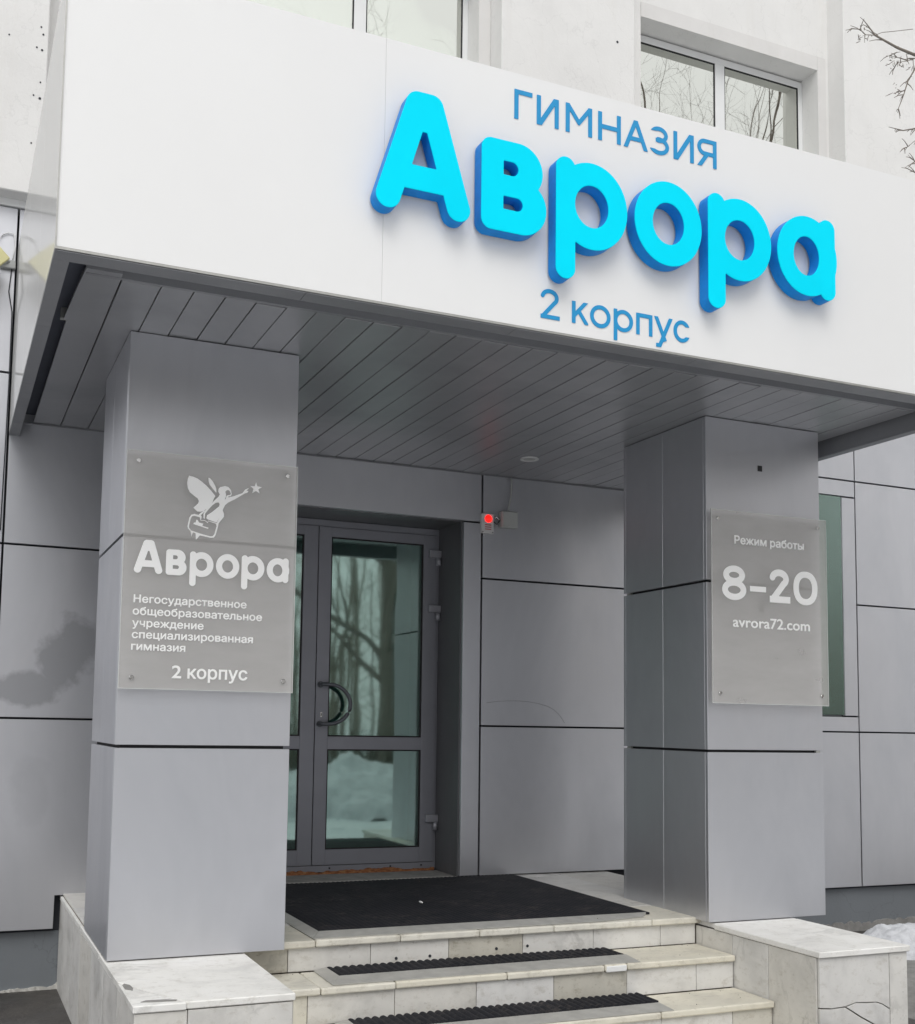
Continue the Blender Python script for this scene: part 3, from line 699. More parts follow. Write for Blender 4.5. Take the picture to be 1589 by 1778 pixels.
slab_xy('coping_slab', [(-.103, -1.657), (.3, -1.657), (.3, -.9), (-.103, -.9)], -.028, .000, m_marble_w, PL)
slab_xy('coping_slab', [(-.103, -.897), (.3, -.897), (.3, .05), (-.103, .05)], -.028, .000, m_marble_w, PL)
for a, b_ in ((-.098, .094), (.094, .497)): box('facing_tile', a+jt, b_-jt, -2.588, -2.576, GZ, -.034, m_marble, PL, .0015)
for a, b_ in ((-2.588, -2.19), (-2.19, -1.78), (-1.78, -1.37), (-1.37, -.96), (-.96, -.55), (-.55, .05)): box('facing_tile', -.100, -.091, a+jt, b_-jt, GZ, -.033, m_marble, PL, .0015)
for a, b_ in ((-2.575, -2.30), (-2.30, -2.0)): box('facing_tile', .493, .503, a+jt, b_-jt, GZ, -.034, m_marble, PL, .0015)

PR = thing('step_side_wall', 'right marble faced side wall of the steps, its front tile cracked across', 'side wall', (3.3, -1.8, GZ), 'side walls flanking the steps')
box('core', 3.058, 3.586, -2.590, -1.0, GZ, -.034, m_mortar, PR)
slab_xy('coping_slab', [(3.040, -2.622), (3.604, -2.622), (3.604, -1.86), (3.040, -1.86)], -.030, -.001, m_marble_w, PR)
slab_xy('coping_slab', [(3.060, -1.856), (3.604, -1.856), (3.604, -1.0), (3.060, -1.0)], -.030, -.002, m_marble_w, PR)
for a, b_ in ((-2.590, -2.266), (-2.266, -1.997), (-1.997, -1.700)):
    box('facing_tile', 3.046, 3.057, a+jt, b_-jt, GZ, -.033, m_marble, PR, .0015)
# front: cracked tile in three pieces, strip tile, lower course
fy0, fy1 = -2.606, -2.592
prism_xz('facing_tile', [(3.052, -.034), (3.480, -.034), (3.480, -.292), (3.435, -.266), (3.400, -.254), (3.340, -.252), (3.270, -.246), (3.205, -.262), (3.120, -.264), (3.052, -.258)], fy0, fy1, m_marble, PR, .0012)
prism_xz('facing_tile', [(3.480, -.298), (3.435, -.272), (3.400, -.260), (3.340, -.258), (3.270, -.252), (3.214, -.267), (3.300, -.315), (3.400, -.365), (3.480, -.40)], fy0, fy1, m_marble, PR, .0012)
prism_xz('facing_tile', [(3.052, -.264), (3.120, -.270), (3.204, -.268), (3.296, -.321), (3.398, -.371), (3.480, -.406), (3.480, GZ), (3.052, GZ)], fy0, fy1, m_marble, PR, .0012)
prism_xz('facing_tile', [(3.484, -.034), (3.596, -.034), (3.596, GZ), (3.484, GZ)], fy0, fy1, m_marble, PR, .0012)
for a, b_ in ((-2.590, -2.2), (-2.2, -1.8), (-1.8, -1.4), (-1.4, -1.0)): box('facing_tile', 3.587, 3.597, a+jt, b_-jt, GZ, -.033, m_marble, PR, .0015)

# ------------------------------------------------------------------ rubber mats
def mat_obj(label, x0, x1, y0, y1, z, amp, pitch, strips, thick=.011, seed=0):
    T = thing('rubber_mat', label, 'mat', ((x0+x1)/2, (y0+y1)/2, z), 'black rubber mats of the entrance')
    nx = int((x1-x0)/pitch*8); ny = 6 if y1-y0 < 1 else 22; rr = random.Random(seed)
    V = []; F = []
    ph = [rr.uniform(-.004, .004) for _ in range(ny+1)]
    for i in range(nx+1):
        for j in range(ny+1):
            x = x0+(x1-x0)*i/nx; y = y0+(y1-y0)*j/ny
            zz = z+thick+amp*abs(math.sin(math.pi*x/pitch))+.0012*math.sin(3.1*x+2*y)
            V.append((x, y+(.004*math.sin(2*math.pi*x/pitch) if j == ny else 0), zz))
    for i in range(nx):
        for j in range(ny): a = i*(ny+1)+j; F.append((a, a+ny+1, a+ny+2, a+1))
    nb = len(V)
    ring = [i*(ny+1) for i in range(nx+1)]+[nx*(ny+1)+j for j in range(1, ny+1)]+[i*(ny+1)+ny for i in range(nx-1, -1, -1)]+[j for j in range(ny-1, 0, -1)]
    for r in ring: V.append((V[r][0], V[r][1], z))
    m = len(ring)
    for i in range(m): F.append((ring[i], nb+i, nb+(i+1) % m, ring[(i+1) % m]))
    me = bpy.data.meshes.new('r'); me.from_pydata(V, [], F); me.update()
    link_mesh('rubber_sheet', me, T, m_rub)
    for s in strips:                      # chamfered aluminium edging
        a = [Vector(p) for p in s]        # outer0, outer1, inner1, inner0 on the floor
        bm = bmesh.new()
        lo = [bm.verts.new((p.x, p.y, z+.0003)) for p in a]
        up = [bm.verts.new((p.x, p.y, z+(.003 if q < 2 else thick+.003))) for q, p in enumerate(a)]
        bm.faces.new(lo); bm.faces.new(up[::-1])
        for i in range(4): bm.faces.new((lo[i], lo[(i+1) % 4], up[(i+1) % 4], up[i]))
        link_mesh('edge_strip', bm_done(bm, 'es'), T, m_edge)
    return T
m_edge = plain('scuffed aluminium edging', (0.47, 0.465, 0.44), 0.55, 0.3, var=0.15, sc=14, bmp=0.1)
mat_obj('large black rubber mat on the porch in front of the door', .930, 2.825, -1.590, -.045, FZ+.001, .0015, .030,
    [[(.868, -1.705), (2.47, -1.705), (2.47, -1.592), (.930, -1.592)], [(.866, -.06), (.866, -1.705), (.9285, -1.592), (.9285, -.06)], [(2.472, -1.703), (2.74, -1.650), (2.80, -1.592), (2.472, -1.592)]], seed=1)
mat_obj('narrow black rubber mat on the upper step tread', .932, 2.466, -1.890, -1.722, T2+.001, .008, .0385,
    [[(.862, -2.006), (2.467, -2.018), (2.467, -1.892), (.932, -1.892)], [(.868, -1.712), (.862, -2.006), (.9305, -1.892), (.9305, -1.712)]], seed=2)
mat_obj('narrow black rubber mat on the lower step tread', .932, 2.443, -2.200, -2.022, T3+.001, .010, .0385,
    [[(.862, -2.306), (2.452, -2.308), (2.443, -2.202), (.932, -2.202)], [(.868, -2.02), (.862, -2.306), (.9305, -2.202), (.9305, -2.02)]], seed=3)
prism_xz('x', [(0, 0), (.001, 0), (0, .001)], 0, .001, m_gasket) and bpy.data.objects.remove(bpy.data.objects['x'])
# a pale crumb lying on the large mat
bm = bmesh.new(); bmesh.ops.create_icosphere(bm, subdivisions=2, radius=.012)
for v in bm.verts: v.co = Vector((v.co.x*.5+1.738, v.co.y*2.2-.97, v.co.z*.5+FZ+.020))
o = link_mesh('paper_scrap', bm_done(bm, 'p'), None, m_white, smooth=True)
setp(o, label='tiny white scrap of paper on the large black mat', cat='litter')

# ------------------------------------------------------------------ fascia lettering
YF = CF-.0745; YBK = CF-.012
def big_letters():
    zc, rx, rz = 3.222, .176, .190
    def rr(x0):   # Cyrillic er
        return D(U(s_caps((x0+.047, 3.368), (x0+.047, 2.933), .047), s_ell(x0+.176, zc, rx, rz)), s_ell(x0+.175, 3.220, .082, .092))
    A = U(s_caps((.720, 3.086), (.8425, 3.4845), .0520), s_caps((1.024, 3.086), (.9015, 3.4845), .0520), s_caps((.8425, 3.4845), (.9015, 3.4845), .052), s_rbox(.80, .96, 3.129, 3.230), s_rbox(.74, 1.0, 3.129, 3.20),
          I(s_rbox(.80, .95, 3.372, 3.50), s_caps((.872, 3.34), (.872, 3.47), .06)))
    V = D(U(s_rbox(1.125, 1.33, 3.033, 3.421, .045), s_rbox(1.17, 1.409, 3.192, 3.421, .114), s_rbox(1.17, 1.427, 3.033, 3.272, .118)),
          U(s_rbox(1.226, 1.265, 3.275, 3.334), s_ell(1.265, 3.3045, .0295, .0295)), U(s_rbox(1.226, 1.288, 3.129, 3.184), s_ell(1.288, 3.1565, .0275, .0275)))
    O = D(s_ell(2.039, zc, rx, rz), s_ell(2.0385, 3.222, .082, .094))
    a = D(U(s_ell(2.814, 3.218, rx, rz), s_caps((2.932, 3.365), (2.932, 3.072), .0475)), s_ell(2.808, 3.217, .075, .093))
    return [(A, (.66, 1.085, 3.02, 3.55)), (V, (1.12, 1.435, 3.02, 3.43)), (rr(1.473), (1.46, 1.84, 2.87, 3.43)), (O, (1.85, 2.23, 3.02, 3.43)), (rr(2.250), (2.24, 2.615, 2.87, 3.43)), (a, (2.63, 2.995, 3.0, 3.43))]
bigs = [outline(f, *bb, .0035) for f, bb in big_letters()]
SG = thing('channel_letter_sign', 'large raised cyan letters reading Аврора on the white canopy front', 'sign', (1.82, CF, 3.0))
for lp in bigs:
    L = solid('letter', lp, YBK, YF+.004, m_bluside, SG)
    solid('letter_face', lp, YF+.0035, YF-.001, m_cyan, L, bev=.0012)
for (x, z) in ((.80, 3.30), (.95, 3.30), (1.17, 3.10), (1.17, 3.36), (1.52, 3.30), (1.52, 3.0), (1.91, 3.22), (2.16, 3.22), (2.30, 3.30), (2.30, 3.0), (2.68, 3.22), (2.93, 3.15)):
    disc_y('spacer', x, z, YBK+.001, CF-.0002, .012, m_steel, SG, n=10)

def glyph(ch, x0, x1, z0, z1, t):
    h = t/2; mx_ = (x0+x1)/2; H = z1-z0; Wd = x1-x0; bb = s_rbox(x0, x1, z0, z1)
    st = lambda x: s_rbox(x, x+t, z0, z1)
    if ch == 'Г': return U(st(x0), s_rbox(x0, x1, z1-t, z1))
    if ch == 'И': return U(st(x0), st(x1-t), I(bb, s_butt((x0+h*1.25, z0+t*.35), (x1-h*1.25, z1-t*.35), h*1.08, .1)) if False else I(s_rbox(x0+t*.5, x1-t*.5, z0, z1), s_butt((x0+t*.8, z0+t*.25), (x1-t*.8, z1-t*.25), h*1.05, .02)))
    if ch == 'М': return U(st(x0), st(x1-t), I(s_rbox(x0+t*.4, x1-t*.4, z0, z1), U(s_butt((x0+t*.55, z1-t*.3), (mx_, z0+H*.40), h*.95, t*.35), s_butt((x1-t*.55, z1-t*.3), (mx_, z0+H*.40), h*.95, t*.35))))
    if ch == 'Н': return U(st(x0), st(x1-t), s_rbox(x0+t*.5, x1-t*.5, z0+H/2-h, z0+H/2+h))
    if ch == 'А': return I(bb, U(s_butt((x0+h*1.0, z0), (mx_, z1-t*.1), h, .03), s_butt((x1-h*1.0, z0), (mx_, z1-t*.1), h, .03), s_rbox(x0+Wd*.22, x1-Wd*.22, z0+H*.27, z0+H*.27+t*.95)))
    if ch == 'З':
        r1, r2 = H*.245+h*.5, H*.275+h*.5
        c1, c2 = (mx_-Wd*.02, z1-r1), (mx_-Wd*.02, z0+r2)
        up = D(s_ring(c1[0], c1[1], Wd*.44, r1, t*.95), s_rbox(x0-.1, mx_-Wd*.12, c1[1]-.2, c1[1]+r1*.42)); lo = D(s_ring(c2[0], c2[1], Wd*.50, r2, t*.95), s_rbox(x0-.1, mx_-Wd*.12, c2[1]-r2*.42, c2[1]+.2))
        return U(up, lo, s_rbox(mx_-Wd*.18, mx_+Wd*.06, z0+H*.52-h*.9, z0+H*.52+h*.9))
    if ch == 'Я':
        zb = z0+H*.40
        bowl = D(U(s_rbox(x0+(z1-zb)/2, x1, zb, z1), s_ell(x0+(z1-zb)/2, (z1+zb)/2, (z1-zb)/2, (z1-zb)/2)), U(s_rbox(x0+(z1-zb)/2, x1-t, zb+t*.95, z1-t*.95), s_ell(x0+(z1-zb)/2, (z1+zb)/2, (z1-zb)/2-t*.95, (z1-zb)/2-t*.95)))
        return U(st(x1-t), bowl, I(s_rbox(x0-.02, x1, z0, zb+h), s_butt((x0+h*1.1, z0), (x0+Wd*.52, zb+h), h, .02)))
    if ch == '2':
        rx_, rz_ = Wd*.47-h, H*.285-h; c = (x0+Wd*.47, z1-H*.285)
        P_ = [(c[0]+rx_*math.cos(math.radians(a_)), c[1]+rz_*math.sin(math.radians(a_))) for a_ in range(168, -50, -9)]
        P_.append((x0+h*1.25, z0+h*1.15))
        segs = [s_caps(p_, q_, h) for p_, q_ in zip(P_, P_[1:])]
        return U(I(s_rbox(x0-.002, x1+.002, z0, z1+.002), U(*segs)), s_rbox(x0, x1, z0, z0+t*.98))
    if ch == 'к': return U(st(x0), I(bb, U(s_butt((x0+t, z0+H*.47), (x1-t*.35, z1), h*.95, .02), s_butt((x0+Wd*.42, z0+H*.55), (x1-t*.45, z0), h*.95, .02))), s_rbox(x0+t*.5, x0+Wd*.42, z0+H*.47-h*.8, z0+H*.47+h*.8)) if False else U(st(x0), I(bb, U(s_butt((x0+t*.9, z0+H*.40), (x1-t*.55, z1+h*.3), h*.95, .02), s_butt((x0+Wd*.40, z0+H*.60), (x1-t*.35, z0), h*.95, .005))))
    if ch == 'о': return s_ring(mx_, (z0+z1)/2, Wd/2, H/2, t)
    if ch == 'р': return U(s_rbox(x0, x0+t, z0-H*.42, z1), s_ring(x0+Wd*.5, (z0+z1)/2, Wd*.5, H/2, t))
    if ch == 'п': return U(st(x0), st(x1-t), s_rbox(x0, x1, z1-t, z1))
    if ch == 'у': return I(s_rbox(x0, x1, z0-H*.45, z1), U(s_butt((mx_+h*.1, z0+t*.3), (x0+h*1.1, z1), h, .02), s_butt((x1-h*1.1, z1), (x0+Wd*.32, z0-H*.32), h, .01), s_butt((x0+Wd*.34, z0-H*.36), (x0+Wd*.10, z0-H*.36), h*.95, .0)))
    if ch == 'с': return D(s_ring(x0+Wd*.56, (z0+z1)/2, Wd*.56, H/2, t), s_rbox(x0+Wd*.74, x1+.2, z0+H*.27, z1-H*.27))
    if ch == '8': return D(U(s_ell(mx_, z1-H*.27, Wd*.45, H*.27), s_ell(mx_, z0+H*.30, Wd*.5, H*.30)), s_ell(mx_, z1-H*.27, Wd*.45-t, H*.27-t*.92), s_ell(mx_, z0+H*.30, Wd*.5-t, H*.30-t*.92))
    if ch == '0':
        def sup(rx, rz, n=2.25):
            return lambda X, Z: ((np.abs((X-mx_)/rx)**n+np.abs((Z-(z0+z1)/2)/rz)**n)**(1/n)-1)*min(rx, rz)
        return D(sup(Wd/2, H/2), sup(Wd/2-t, H/2-t*.92))
    if ch == '–': return bb
def word(parent, specs, t, yb, yf, mat, h=.0014, name='letter'):
    for ch, x0, x1, z0, z1 in specs:
        lp = outline(glyph(ch, x0, x1, z0, z1, t), x0-.01, x1+.01, z0-.5*(z1-z0), z1+.01, h)
        solid(name, lp, yb, yf, mat, parent)
S1 = thing('flat_lettering', 'flat blue word ГИМНАЗИЯ above the big cyan letters', 'sign', (1.83, CF, 3.57))
zz = (3.573, 3.703)
word(S1, [('Г', 1.312, 1.398, *zz), ('И', 1.420, 1.527, *zz), ('М', 1.562, 1.694, *zz), ('Н', 1.725, 1.841, *zz), ('А', 1.857, 1.982, *zz), ('З', 1.992, 2.098, *zz), ('И', 2.121, 2.231, *zz), ('Я', 2.252, 2.358, *zz)], .0195, CF-.0005, CF-.003, m_blue_l)
S2 = thing('flat_lettering', 'flat blue words 2 корпус under the big cyan letters', 'sign', (1.82, CF, 2.70))
word(S2, [('2', 1.444, 1.536, 2.731, 2.860), ('к', 1.596, 1.676, 2.733, 2.829), ('о', 1.686, 1.788, 2.731, 2.831), ('р', 1.805, 1.903, 2.731, 2.829), ('п', 1.920, 2.004, 2.733, 2.829), ('у', 2.014, 2.111, 2.735, 2.829), ('с', 2.116, 2.196, 2.731, 2.831)], .0175, CF-.0005, CF-.003, m_blue_l)

# ------------------------------------------------------------------ plaques on the pillars
def plaque(label, x0, x1, z0, z1, bolts, yoff):
    T = thing('acrylic_plaque', label, 'plaque', ((x0+x1)/2, PF-.02, z0), 'frosted plaques on the pillars')
    box('acrylic_sheet', x0, x1, yoff-.006, yoff, z0, z1, m_frost, T, .001)
    e = .0022
    for q in ((x0, x0+e, z0, z1), (x1-e, x1, z0, z1), (x0+e, x1-e, z1-e, z1), (x0+e, x1-e, z0, z0+e)):
        box('edge_highlight', q[0], q[1], yoff-.0072, yoff-.0061, q[2], q[3], m_edgew, T)  # pale strips paint the bright highlight along the sheet's edges
    for x, z in bolts:
        b1 = disc_y('standoff', x, z, yoff-.014, yoff-.0062, .0105, m_steel, T, n=18, b=.002)
        disc_y('standoff_sleeve', x, z, yoff+.0002, PF-.0005, .009, m_steel, b1, n=12)
    return T
Y1 = PF-.036; yb, yf = Y1-.0062, Y1-.0078
Q1 = plaque('frosted plaque on the left pillar with white winged figure and word Аврора', -.101, .680, 1.157, 2.203, [(-.048, 2.156), (.630, 2.154), (-.045, 1.206), (.633, 1.209)], Y1)
# small Аврора
k = .698/(2.980-.668)
allp = []
for lp in bigs:
    for l in lp: allp.append([(-.052+(x-.668)*k, 1.661+(z-3.034)*k*.97) for x, z in l])
solid('word_mark', allp, yb, yf, m_white, Q1)
EM = {
'wing':[(0.1745,2.1108),(0.1925,2.1085),(0.2121,2.1021),(0.2319,2.0901),(0.2533,2.0740),(0.2749,2.0537),(0.2958,2.0305),(0.2887,2.0158),(0.2849,2.0029),(0.2716,1.9835),(0.2594,1.9712),(0.2460,1.9574),(0.2309,1.9533),(0.2170,1.9534),(0.1986,1.9684),(0.2106,1.9806),(0.2199,1.9912),(0.2223,2.0012),(0.2165,2.0118),(0.1981,2.0240),(0.1811,2.0363),(0.1709,2.0547),(0.1674,2.0767),(0.1695,2.0963)],
'wing_small':[(0.2619,2.1099),(0.2689,2.1092),(0.2820,2.0951),(0.2938,2.0766),(0.2993,2.0617),(0.2998,2.0455),(0.2830,2.0629),(0.2685,2.0797),(0.2633,2.0946)],
'body':[(0.3248,2.0755),(0.3387,2.0802),(0.3544,2.0770),(0.3661,2.0640),(0.3703,2.0461),(0.3669,2.0367),(0.3557,2.0348),(0.3558,2.0292),(0.3825,2.0388),(0.4190,2.0550),(0.4314,2.0732),(0.4498,2.0821),(0.4373,2.0681),(0.4473,2.0677),(0.4432,2.0602),(0.4333,2.0564),(0.4109,2.0415),(0.3830,2.0219),(0.3565,2.0067),(0.3414,1.9927),(0.3335,1.9751),(0.3206,1.9403),(0.3047,1.9109),(0.2849,1.9162),(0.2652,1.9215),(0.2581,1.9264),(0.2618,1.9407),(0.2836,1.9566),(0.2999,1.9721),(0.3149,1.9860),(0.3166,1.9960),(0.3116,2.0026),(0.2990,2.0000),(0.2827,1.9859),(0.2639,1.9632),(0.2519,1.9454),(0.2513,1.9231),(0.2456,1.9254),(0.2450,1.9448),(0.2501,1.9578),(0.2607,1.9741),(0.2769,1.9923),(0.2931,2.0106),(0.3094,2.0276),(0.3160,2.0395),(0.3086,2.0514),(0.3096,2.0641),(0.3164,2.0732)],
'face':[(0.3409,2.0545),(0.3478,2.0622),(0.3576,2.0632),(0.3665,2.0500),(0.3640,2.0412),(0.3513,2.0400),(0.3458,2.0325),(0.3439,2.0210),(0.3392,2.0192),(0.3444,2.0323),(0.3441,2.0436)],
'skirt':[(0.3302,1.9720),(0.3376,1.9530),(0.3375,1.9390),(0.3267,1.9240),(0.3132,1.9061),(0.3071,1.9056),(0.3087,1.9155),(0.3219,1.9432)],
'star':[(0.4820,2.1115),(0.4877,2.0944),(0.5092,2.0908),(0.4930,2.0807),(0.4993,2.0627),(0.4823,2.0711),(0.4654,2.0600),(0.4705,2.0799),(0.4558,2.0918),(0.4754,2.0926)],
'bag':[(0.2036,1.9406),(0.2342,1.9369),(0.2372,1.9302),(0.2336,1.9132),(0.2515,1.9147),(0.2658,1.9048),(0.2668,1.9160),(0.3019,1.9093),(0.3146,1.9062),(0.3123,1.8920),(0.3036,1.8550),(0.2957,1.8418),(0.2818,1.8393),(0.2316,1.8464),(0.2170,1.8272),(0.2142,1.8284),(0.2120,1.8545),(0.2009,1.8577),(0.1933,1.8377),(0.1892,1.8623),(0.1784,1.8724),(0.1753,1.8832),(0.1822,1.9226),(0.1900,1.9357)],
'bag_in':[(0.2039,1.9322),(0.2289,1.9281),(0.2322,1.9152),(0.2517,1.9172),(0.2640,1.9090),(0.2681,1.9138),(0.3034,1.9052),(0.3057,1.8943),(0.2966,1.8572),(0.2899,1.8483),(0.2788,1.8460),(0.2285,1.8558),(0.1924,1.8653),(0.1823,1.8769),(0.1827,1.8894),(0.1891,1.9204),(0.1943,1.9292)],
'mark':[(0.2141,1.9157),(0.2197,1.9147),(0.2255,1.9041),(0.2451,1.9003),(0.2412,1.8902),(0.2692,1.8842),(0.2680,1.8785),(0.2010,1.8951),(0.2035,1.9017),(0.2104,1.9023)],
'hand':[(0.2230,1.9387),(0.2364,1.9524),(0.2528,1.9608),(0.2448,1.9503),(0.2341,1.9383)]}
em = solid('emblem', [EM['body'], EM['face']], yb, yf, m_white, Q1)
for k_ in ('wing', 'wing_small', 'skirt', 'star', 'mark', 'hand'): solid('emblem_'+k_, [EM[k_]], yb, yf+.0002, m_white, em)
bi = [((x-.243)*.90+.243, (z-1.893)*.87+1.893) for x, z in EM['bag_in']]
solid('emblem_bag', [EM['bag'], EM['bag_in']], yb, yf+.0003, m_white, em)
for s, x0, x1, z in (('Негосударственное', -.048, .454, 1.532), ('общеобразовательное', -.050, .527, 1.4785), ('учреждение', -.050, .262, 1.4265), ('специализированная', -.050, .488, 1.3765), ('гимназия', -.051, .184, 1.325)):
    text('text_line', s, x0, x1, z, .0345, yb, yf, m_white, Q1, bold=.0010)
text('text_line', '2', .128, .170, 1.209, .055, yb, yf, m_white, Q1, bold=.0014, ref='2')
text('text_line', 'корпус', .197, .467, 1.209, .055, yb, yf, m_white, Q1, bold=.0014, ref='2')

Y2 = PF-.042; yb, yf = Y2-.0062, Y2-.0078
Q2 = plaque('frosted plaque on the right pillar with opening hours 8–20 in white', 3.021, 3.824, 1.165, 2.223, [(3.063, 2.170), (3.760, 2.174), (3.070, 1.220), (3.772, 1.221)], Y2)
text('text_line', 'Режим', 3.175, 3.396, 2.041, .0455, yb, yf, m_white, Q2, bold=.0014)
text('text_line', 'работы', 3.420, 3.660, 2.041, .0455, yb, yf, m_white, Q2, bold=.0014)
hz = (1.728, 1.918)
for ch, x0, x1, z0, z1 in (('8', 3.090, 3.252, *hz), ('–', 3.278, 3.388, 1.783, 1.813), ('2', 3.414, 3.557, 1.730, 1.918), ('0', 3.581, 3.753, *hz)):
    solid('numeral', outline(glyph(ch, x0, x1, z0, z1, .038), x0-.01, x1+.01, z0-.01, z1+.01, .0018), yb, yf, m_white, Q2)
text('text_line', 'avrora72.com', 3.160, 3.694, 1.583, .0560, yb, yf, m_white, Q2, bold=.0012, ref='7')

# ------------------------------------------------------------------ small fittings
T = thing('alarm_beacon', 'small pale alarm plate with a lit red lens beside the door', 'alarm', (2.612, -.01, 2.33))
box('plate', 2.567, 2.661, -.030, -.001, 2.337, 2.473, m_plasw, T, .004, 2)
bm = bmesh.new(); bmesh.ops.create_uvsphere(bm, u_segments=20, v_segments=10, radius=.026)
for v in bm.verts: v.co = Vector((v.co.x+2.618, v.co.y*.6-.030, v.co.z+2.438))
link_mesh('red_lens', bm_done(bm, 'l'), T, m_red, smooth=True)
boxes('lens_ring', [(2.586, 2.650, -.034, -.0305, 2.466, 2.470), (2.586, 2.650, -.034, -.0305, 2.406, 2.410), (2.583, 2.587, -.034, -.0305, 2.41, 2.466), (2.649, 2.653, -.034, -.0305, 2.41, 2.466)], m_plasw, T)
boxes('red_marking', [(2.592, 2.640, -.0312, -.0302, z, z+.006) for z in (2.392, 2.377, 2.362)], m_redp, T)
for x in (2.576, 2.652): disc_y('screw', x, 2.345, -.0315, -.0301, .004, m_gasket, T, n=8)
T = thing('junction_box', 'pale grey junction box with a cable rising to the canopy', 'junction box', (2.77, -.01, 2.38))
box('housing', 2.712, 2.836, -.055, -.001, 2.385, 2.500, m_plas, T, .008, 2)
box('cover', 2.718, 2.830, -.060, -.0555, 2.391, 2.494, m_plas, T, .002)
tube('cable', [(2.775, -.02, 2.50), (2.785, -.018, 2.55), (2.80, -.016, 2.62), (2.806, -.014, 2.70), (2.80, -.014, 2.748)], .006, m_plas, T)
tube('cable', [(2.665, -.014, 2.440), (2.68, -.03, 2.455), (2.695, -.03, 2.442), (2.712, -.025, 2.430)], .005, m_steel, T)
tube('cable', [(2.665, -.014, 2.425), (2.685, -.028, 2.405), (2.70, -.028, 2.425), (2.712, -.025, 2.440)], .0035, m_gasket, T)
T = thing('ceiling_spotlight', 'small round unlit spotlight set in the canopy ceiling', 'ceiling light', (2.65, -.54, SC))
def ring_z(name, x, y, z0, z1, r0, r1, mat, parent, n=32):
    bm = bmesh.new(); R = []
    for i in range(n):
        a = 2*math.pi*i/n; c, s = math.cos(a), math.sin(a)
        R.append([bm.verts.new((x+r*c, y+r*s, z)) for r, z in ((r0, z1), (r0, z0), (r1, z0), (r1, z1))])
    for i in range(n):
        A, B2 = R[i], R[(i+1) % n]
        for q in range(4): bm.faces.new((A[q], A[(q+1) % 4], B2[(q+1) % 4], B2[q]))
    return link_mesh(name, bm_done(bm, name), parent, mat)
ring_z('bezel', 2.65, -.54, SC-.008, SC+.0, .042, .060, m_plasw, T)
bm = bmesh.new(); bmesh.ops.create_circle(bm, cap_ends=True, segments=24, radius=.0415)
for v in bm.verts: v.co = Vector((v.co.x+2.65, v.co.y-.54, SC-.004))
link_mesh('lamp_glass', bm_done(bm, 'g'), T, m_plas)
# floodlight at the far left
T = thing('floodlight', 'square yellowed floodlight on the wall left of the canopy, partly out of view', 'lamp', (-.70, -.05, 3.64))
c = Vector((-.735, -.16, 3.640)); R = Matrix.Rotation(math.radians(45), 4, 'Y') 
def rot_box(name, hx, hy, hz_, off, mat, b=.004):
    bm = bmesh.new(); bm_box(bm, -hx, hx, -hy, hy, -hz_, hz_); bevel(bm, b)
    for v in bm.verts: v.co = c+(R @ (v.co+Vector(off)))
    return link_mesh(name, bm_done(bm, name), T, mat)
rot_box('housing', .118, .035, .118, (0, .0, 0), m_plas)
rot_box('diffuser', .128, .010, .128, (0, -.046, 0), m_lampy)
tube('bracket', [(-.66, -.12, 3.70), (-.58, -.05, 3.690), (-.53, -.002, 3.695)], .010, m_plas, T)
box('mount', -.60, -.515, -.03, -.001, 3.655, 3.705, m_plas, T, .003)
tube('cable', [(-.66, -.01, 3.70), (-.625, -.012, 3.80), (-.593, -.01, 3.855), (-.562, -.01, 3.875), (-.530, -.01, 3.87), (-.520, -.01, 3.80), (-.535, -.012, 3.70)], .0035, m_pvc, T)
tube('cable', [(-.535, -.012, 3.66), (-.545, -.01, 3.52), (-.522, -.008, 3.40), (-.520, -.006, 3.0), (-.522, -.006, 2.7), (-.528, -.006, 2.1)], .0032, m_dark, T)

# ------------------------------------------------------------------ ground clutter: snow, timber
def mound(name, cx, cy, rx, ry, h, seed, label=None, n=90, z=GZ, noise_amp=.25):
    from mathutils import noise as mn
    V = []; F = []
    for i in range(n+1):
        for j in range(n+1):
            u = -1+2*i/n; v = -1+2*j/n; x = cx+u*rx; y = cy+v*ry
            f = mn.fractal(Vector((x*1.3+seed*7, y*1.3, seed)), 1.0, 2.0, 4); g = mn.fractal(Vector((x*7, y*7, seed)), 1.0, 2.0, 4)
            r = math.hypot(u, v)*(1+.28*f)
            hh = max(-.1, 1-r**1.7)*(1+noise_amp*f)+.09*g*min(1, max(0, 1.15-r)*3)/max(.3, h)*.5
            V.append((x, y, z-.02+hh*h))
    for i in range(n):
        for j in range(n): a = i*(n+1)+j; F.append((a, a+n+1, a+n+2, a+1))
    me = bpy.data.meshes.new(name); me.from_pydata(V, [], F); me.update()
    o = link_mesh(name, me, None, m_snow, smooth=True); o['kind'] = 'stuff'
    return o
mound('snow_heap', 5.75, -.62, .62, .42, .20, 4)
mound('snow_heap', 6.3, -1.6, .9, .7, .30, 5)
mound('snow_heap', 6.0, -10.8, 2.6, 1.8, .95, 8)
mound('snow_heap', 2.0, -13.0, 3.5, 2.2, 1.0, 9)
mound('snow_heap', 12.0, -13.0, 4.5, 2.4, .9, 10)
mound('snow_heap', -6.0, -12.0, 3.5, 2.0, .9, 11)
mound('rubble_heap', 4.9, -1.55, .9, .9, .10, 12).data.materials[0] = m_conc
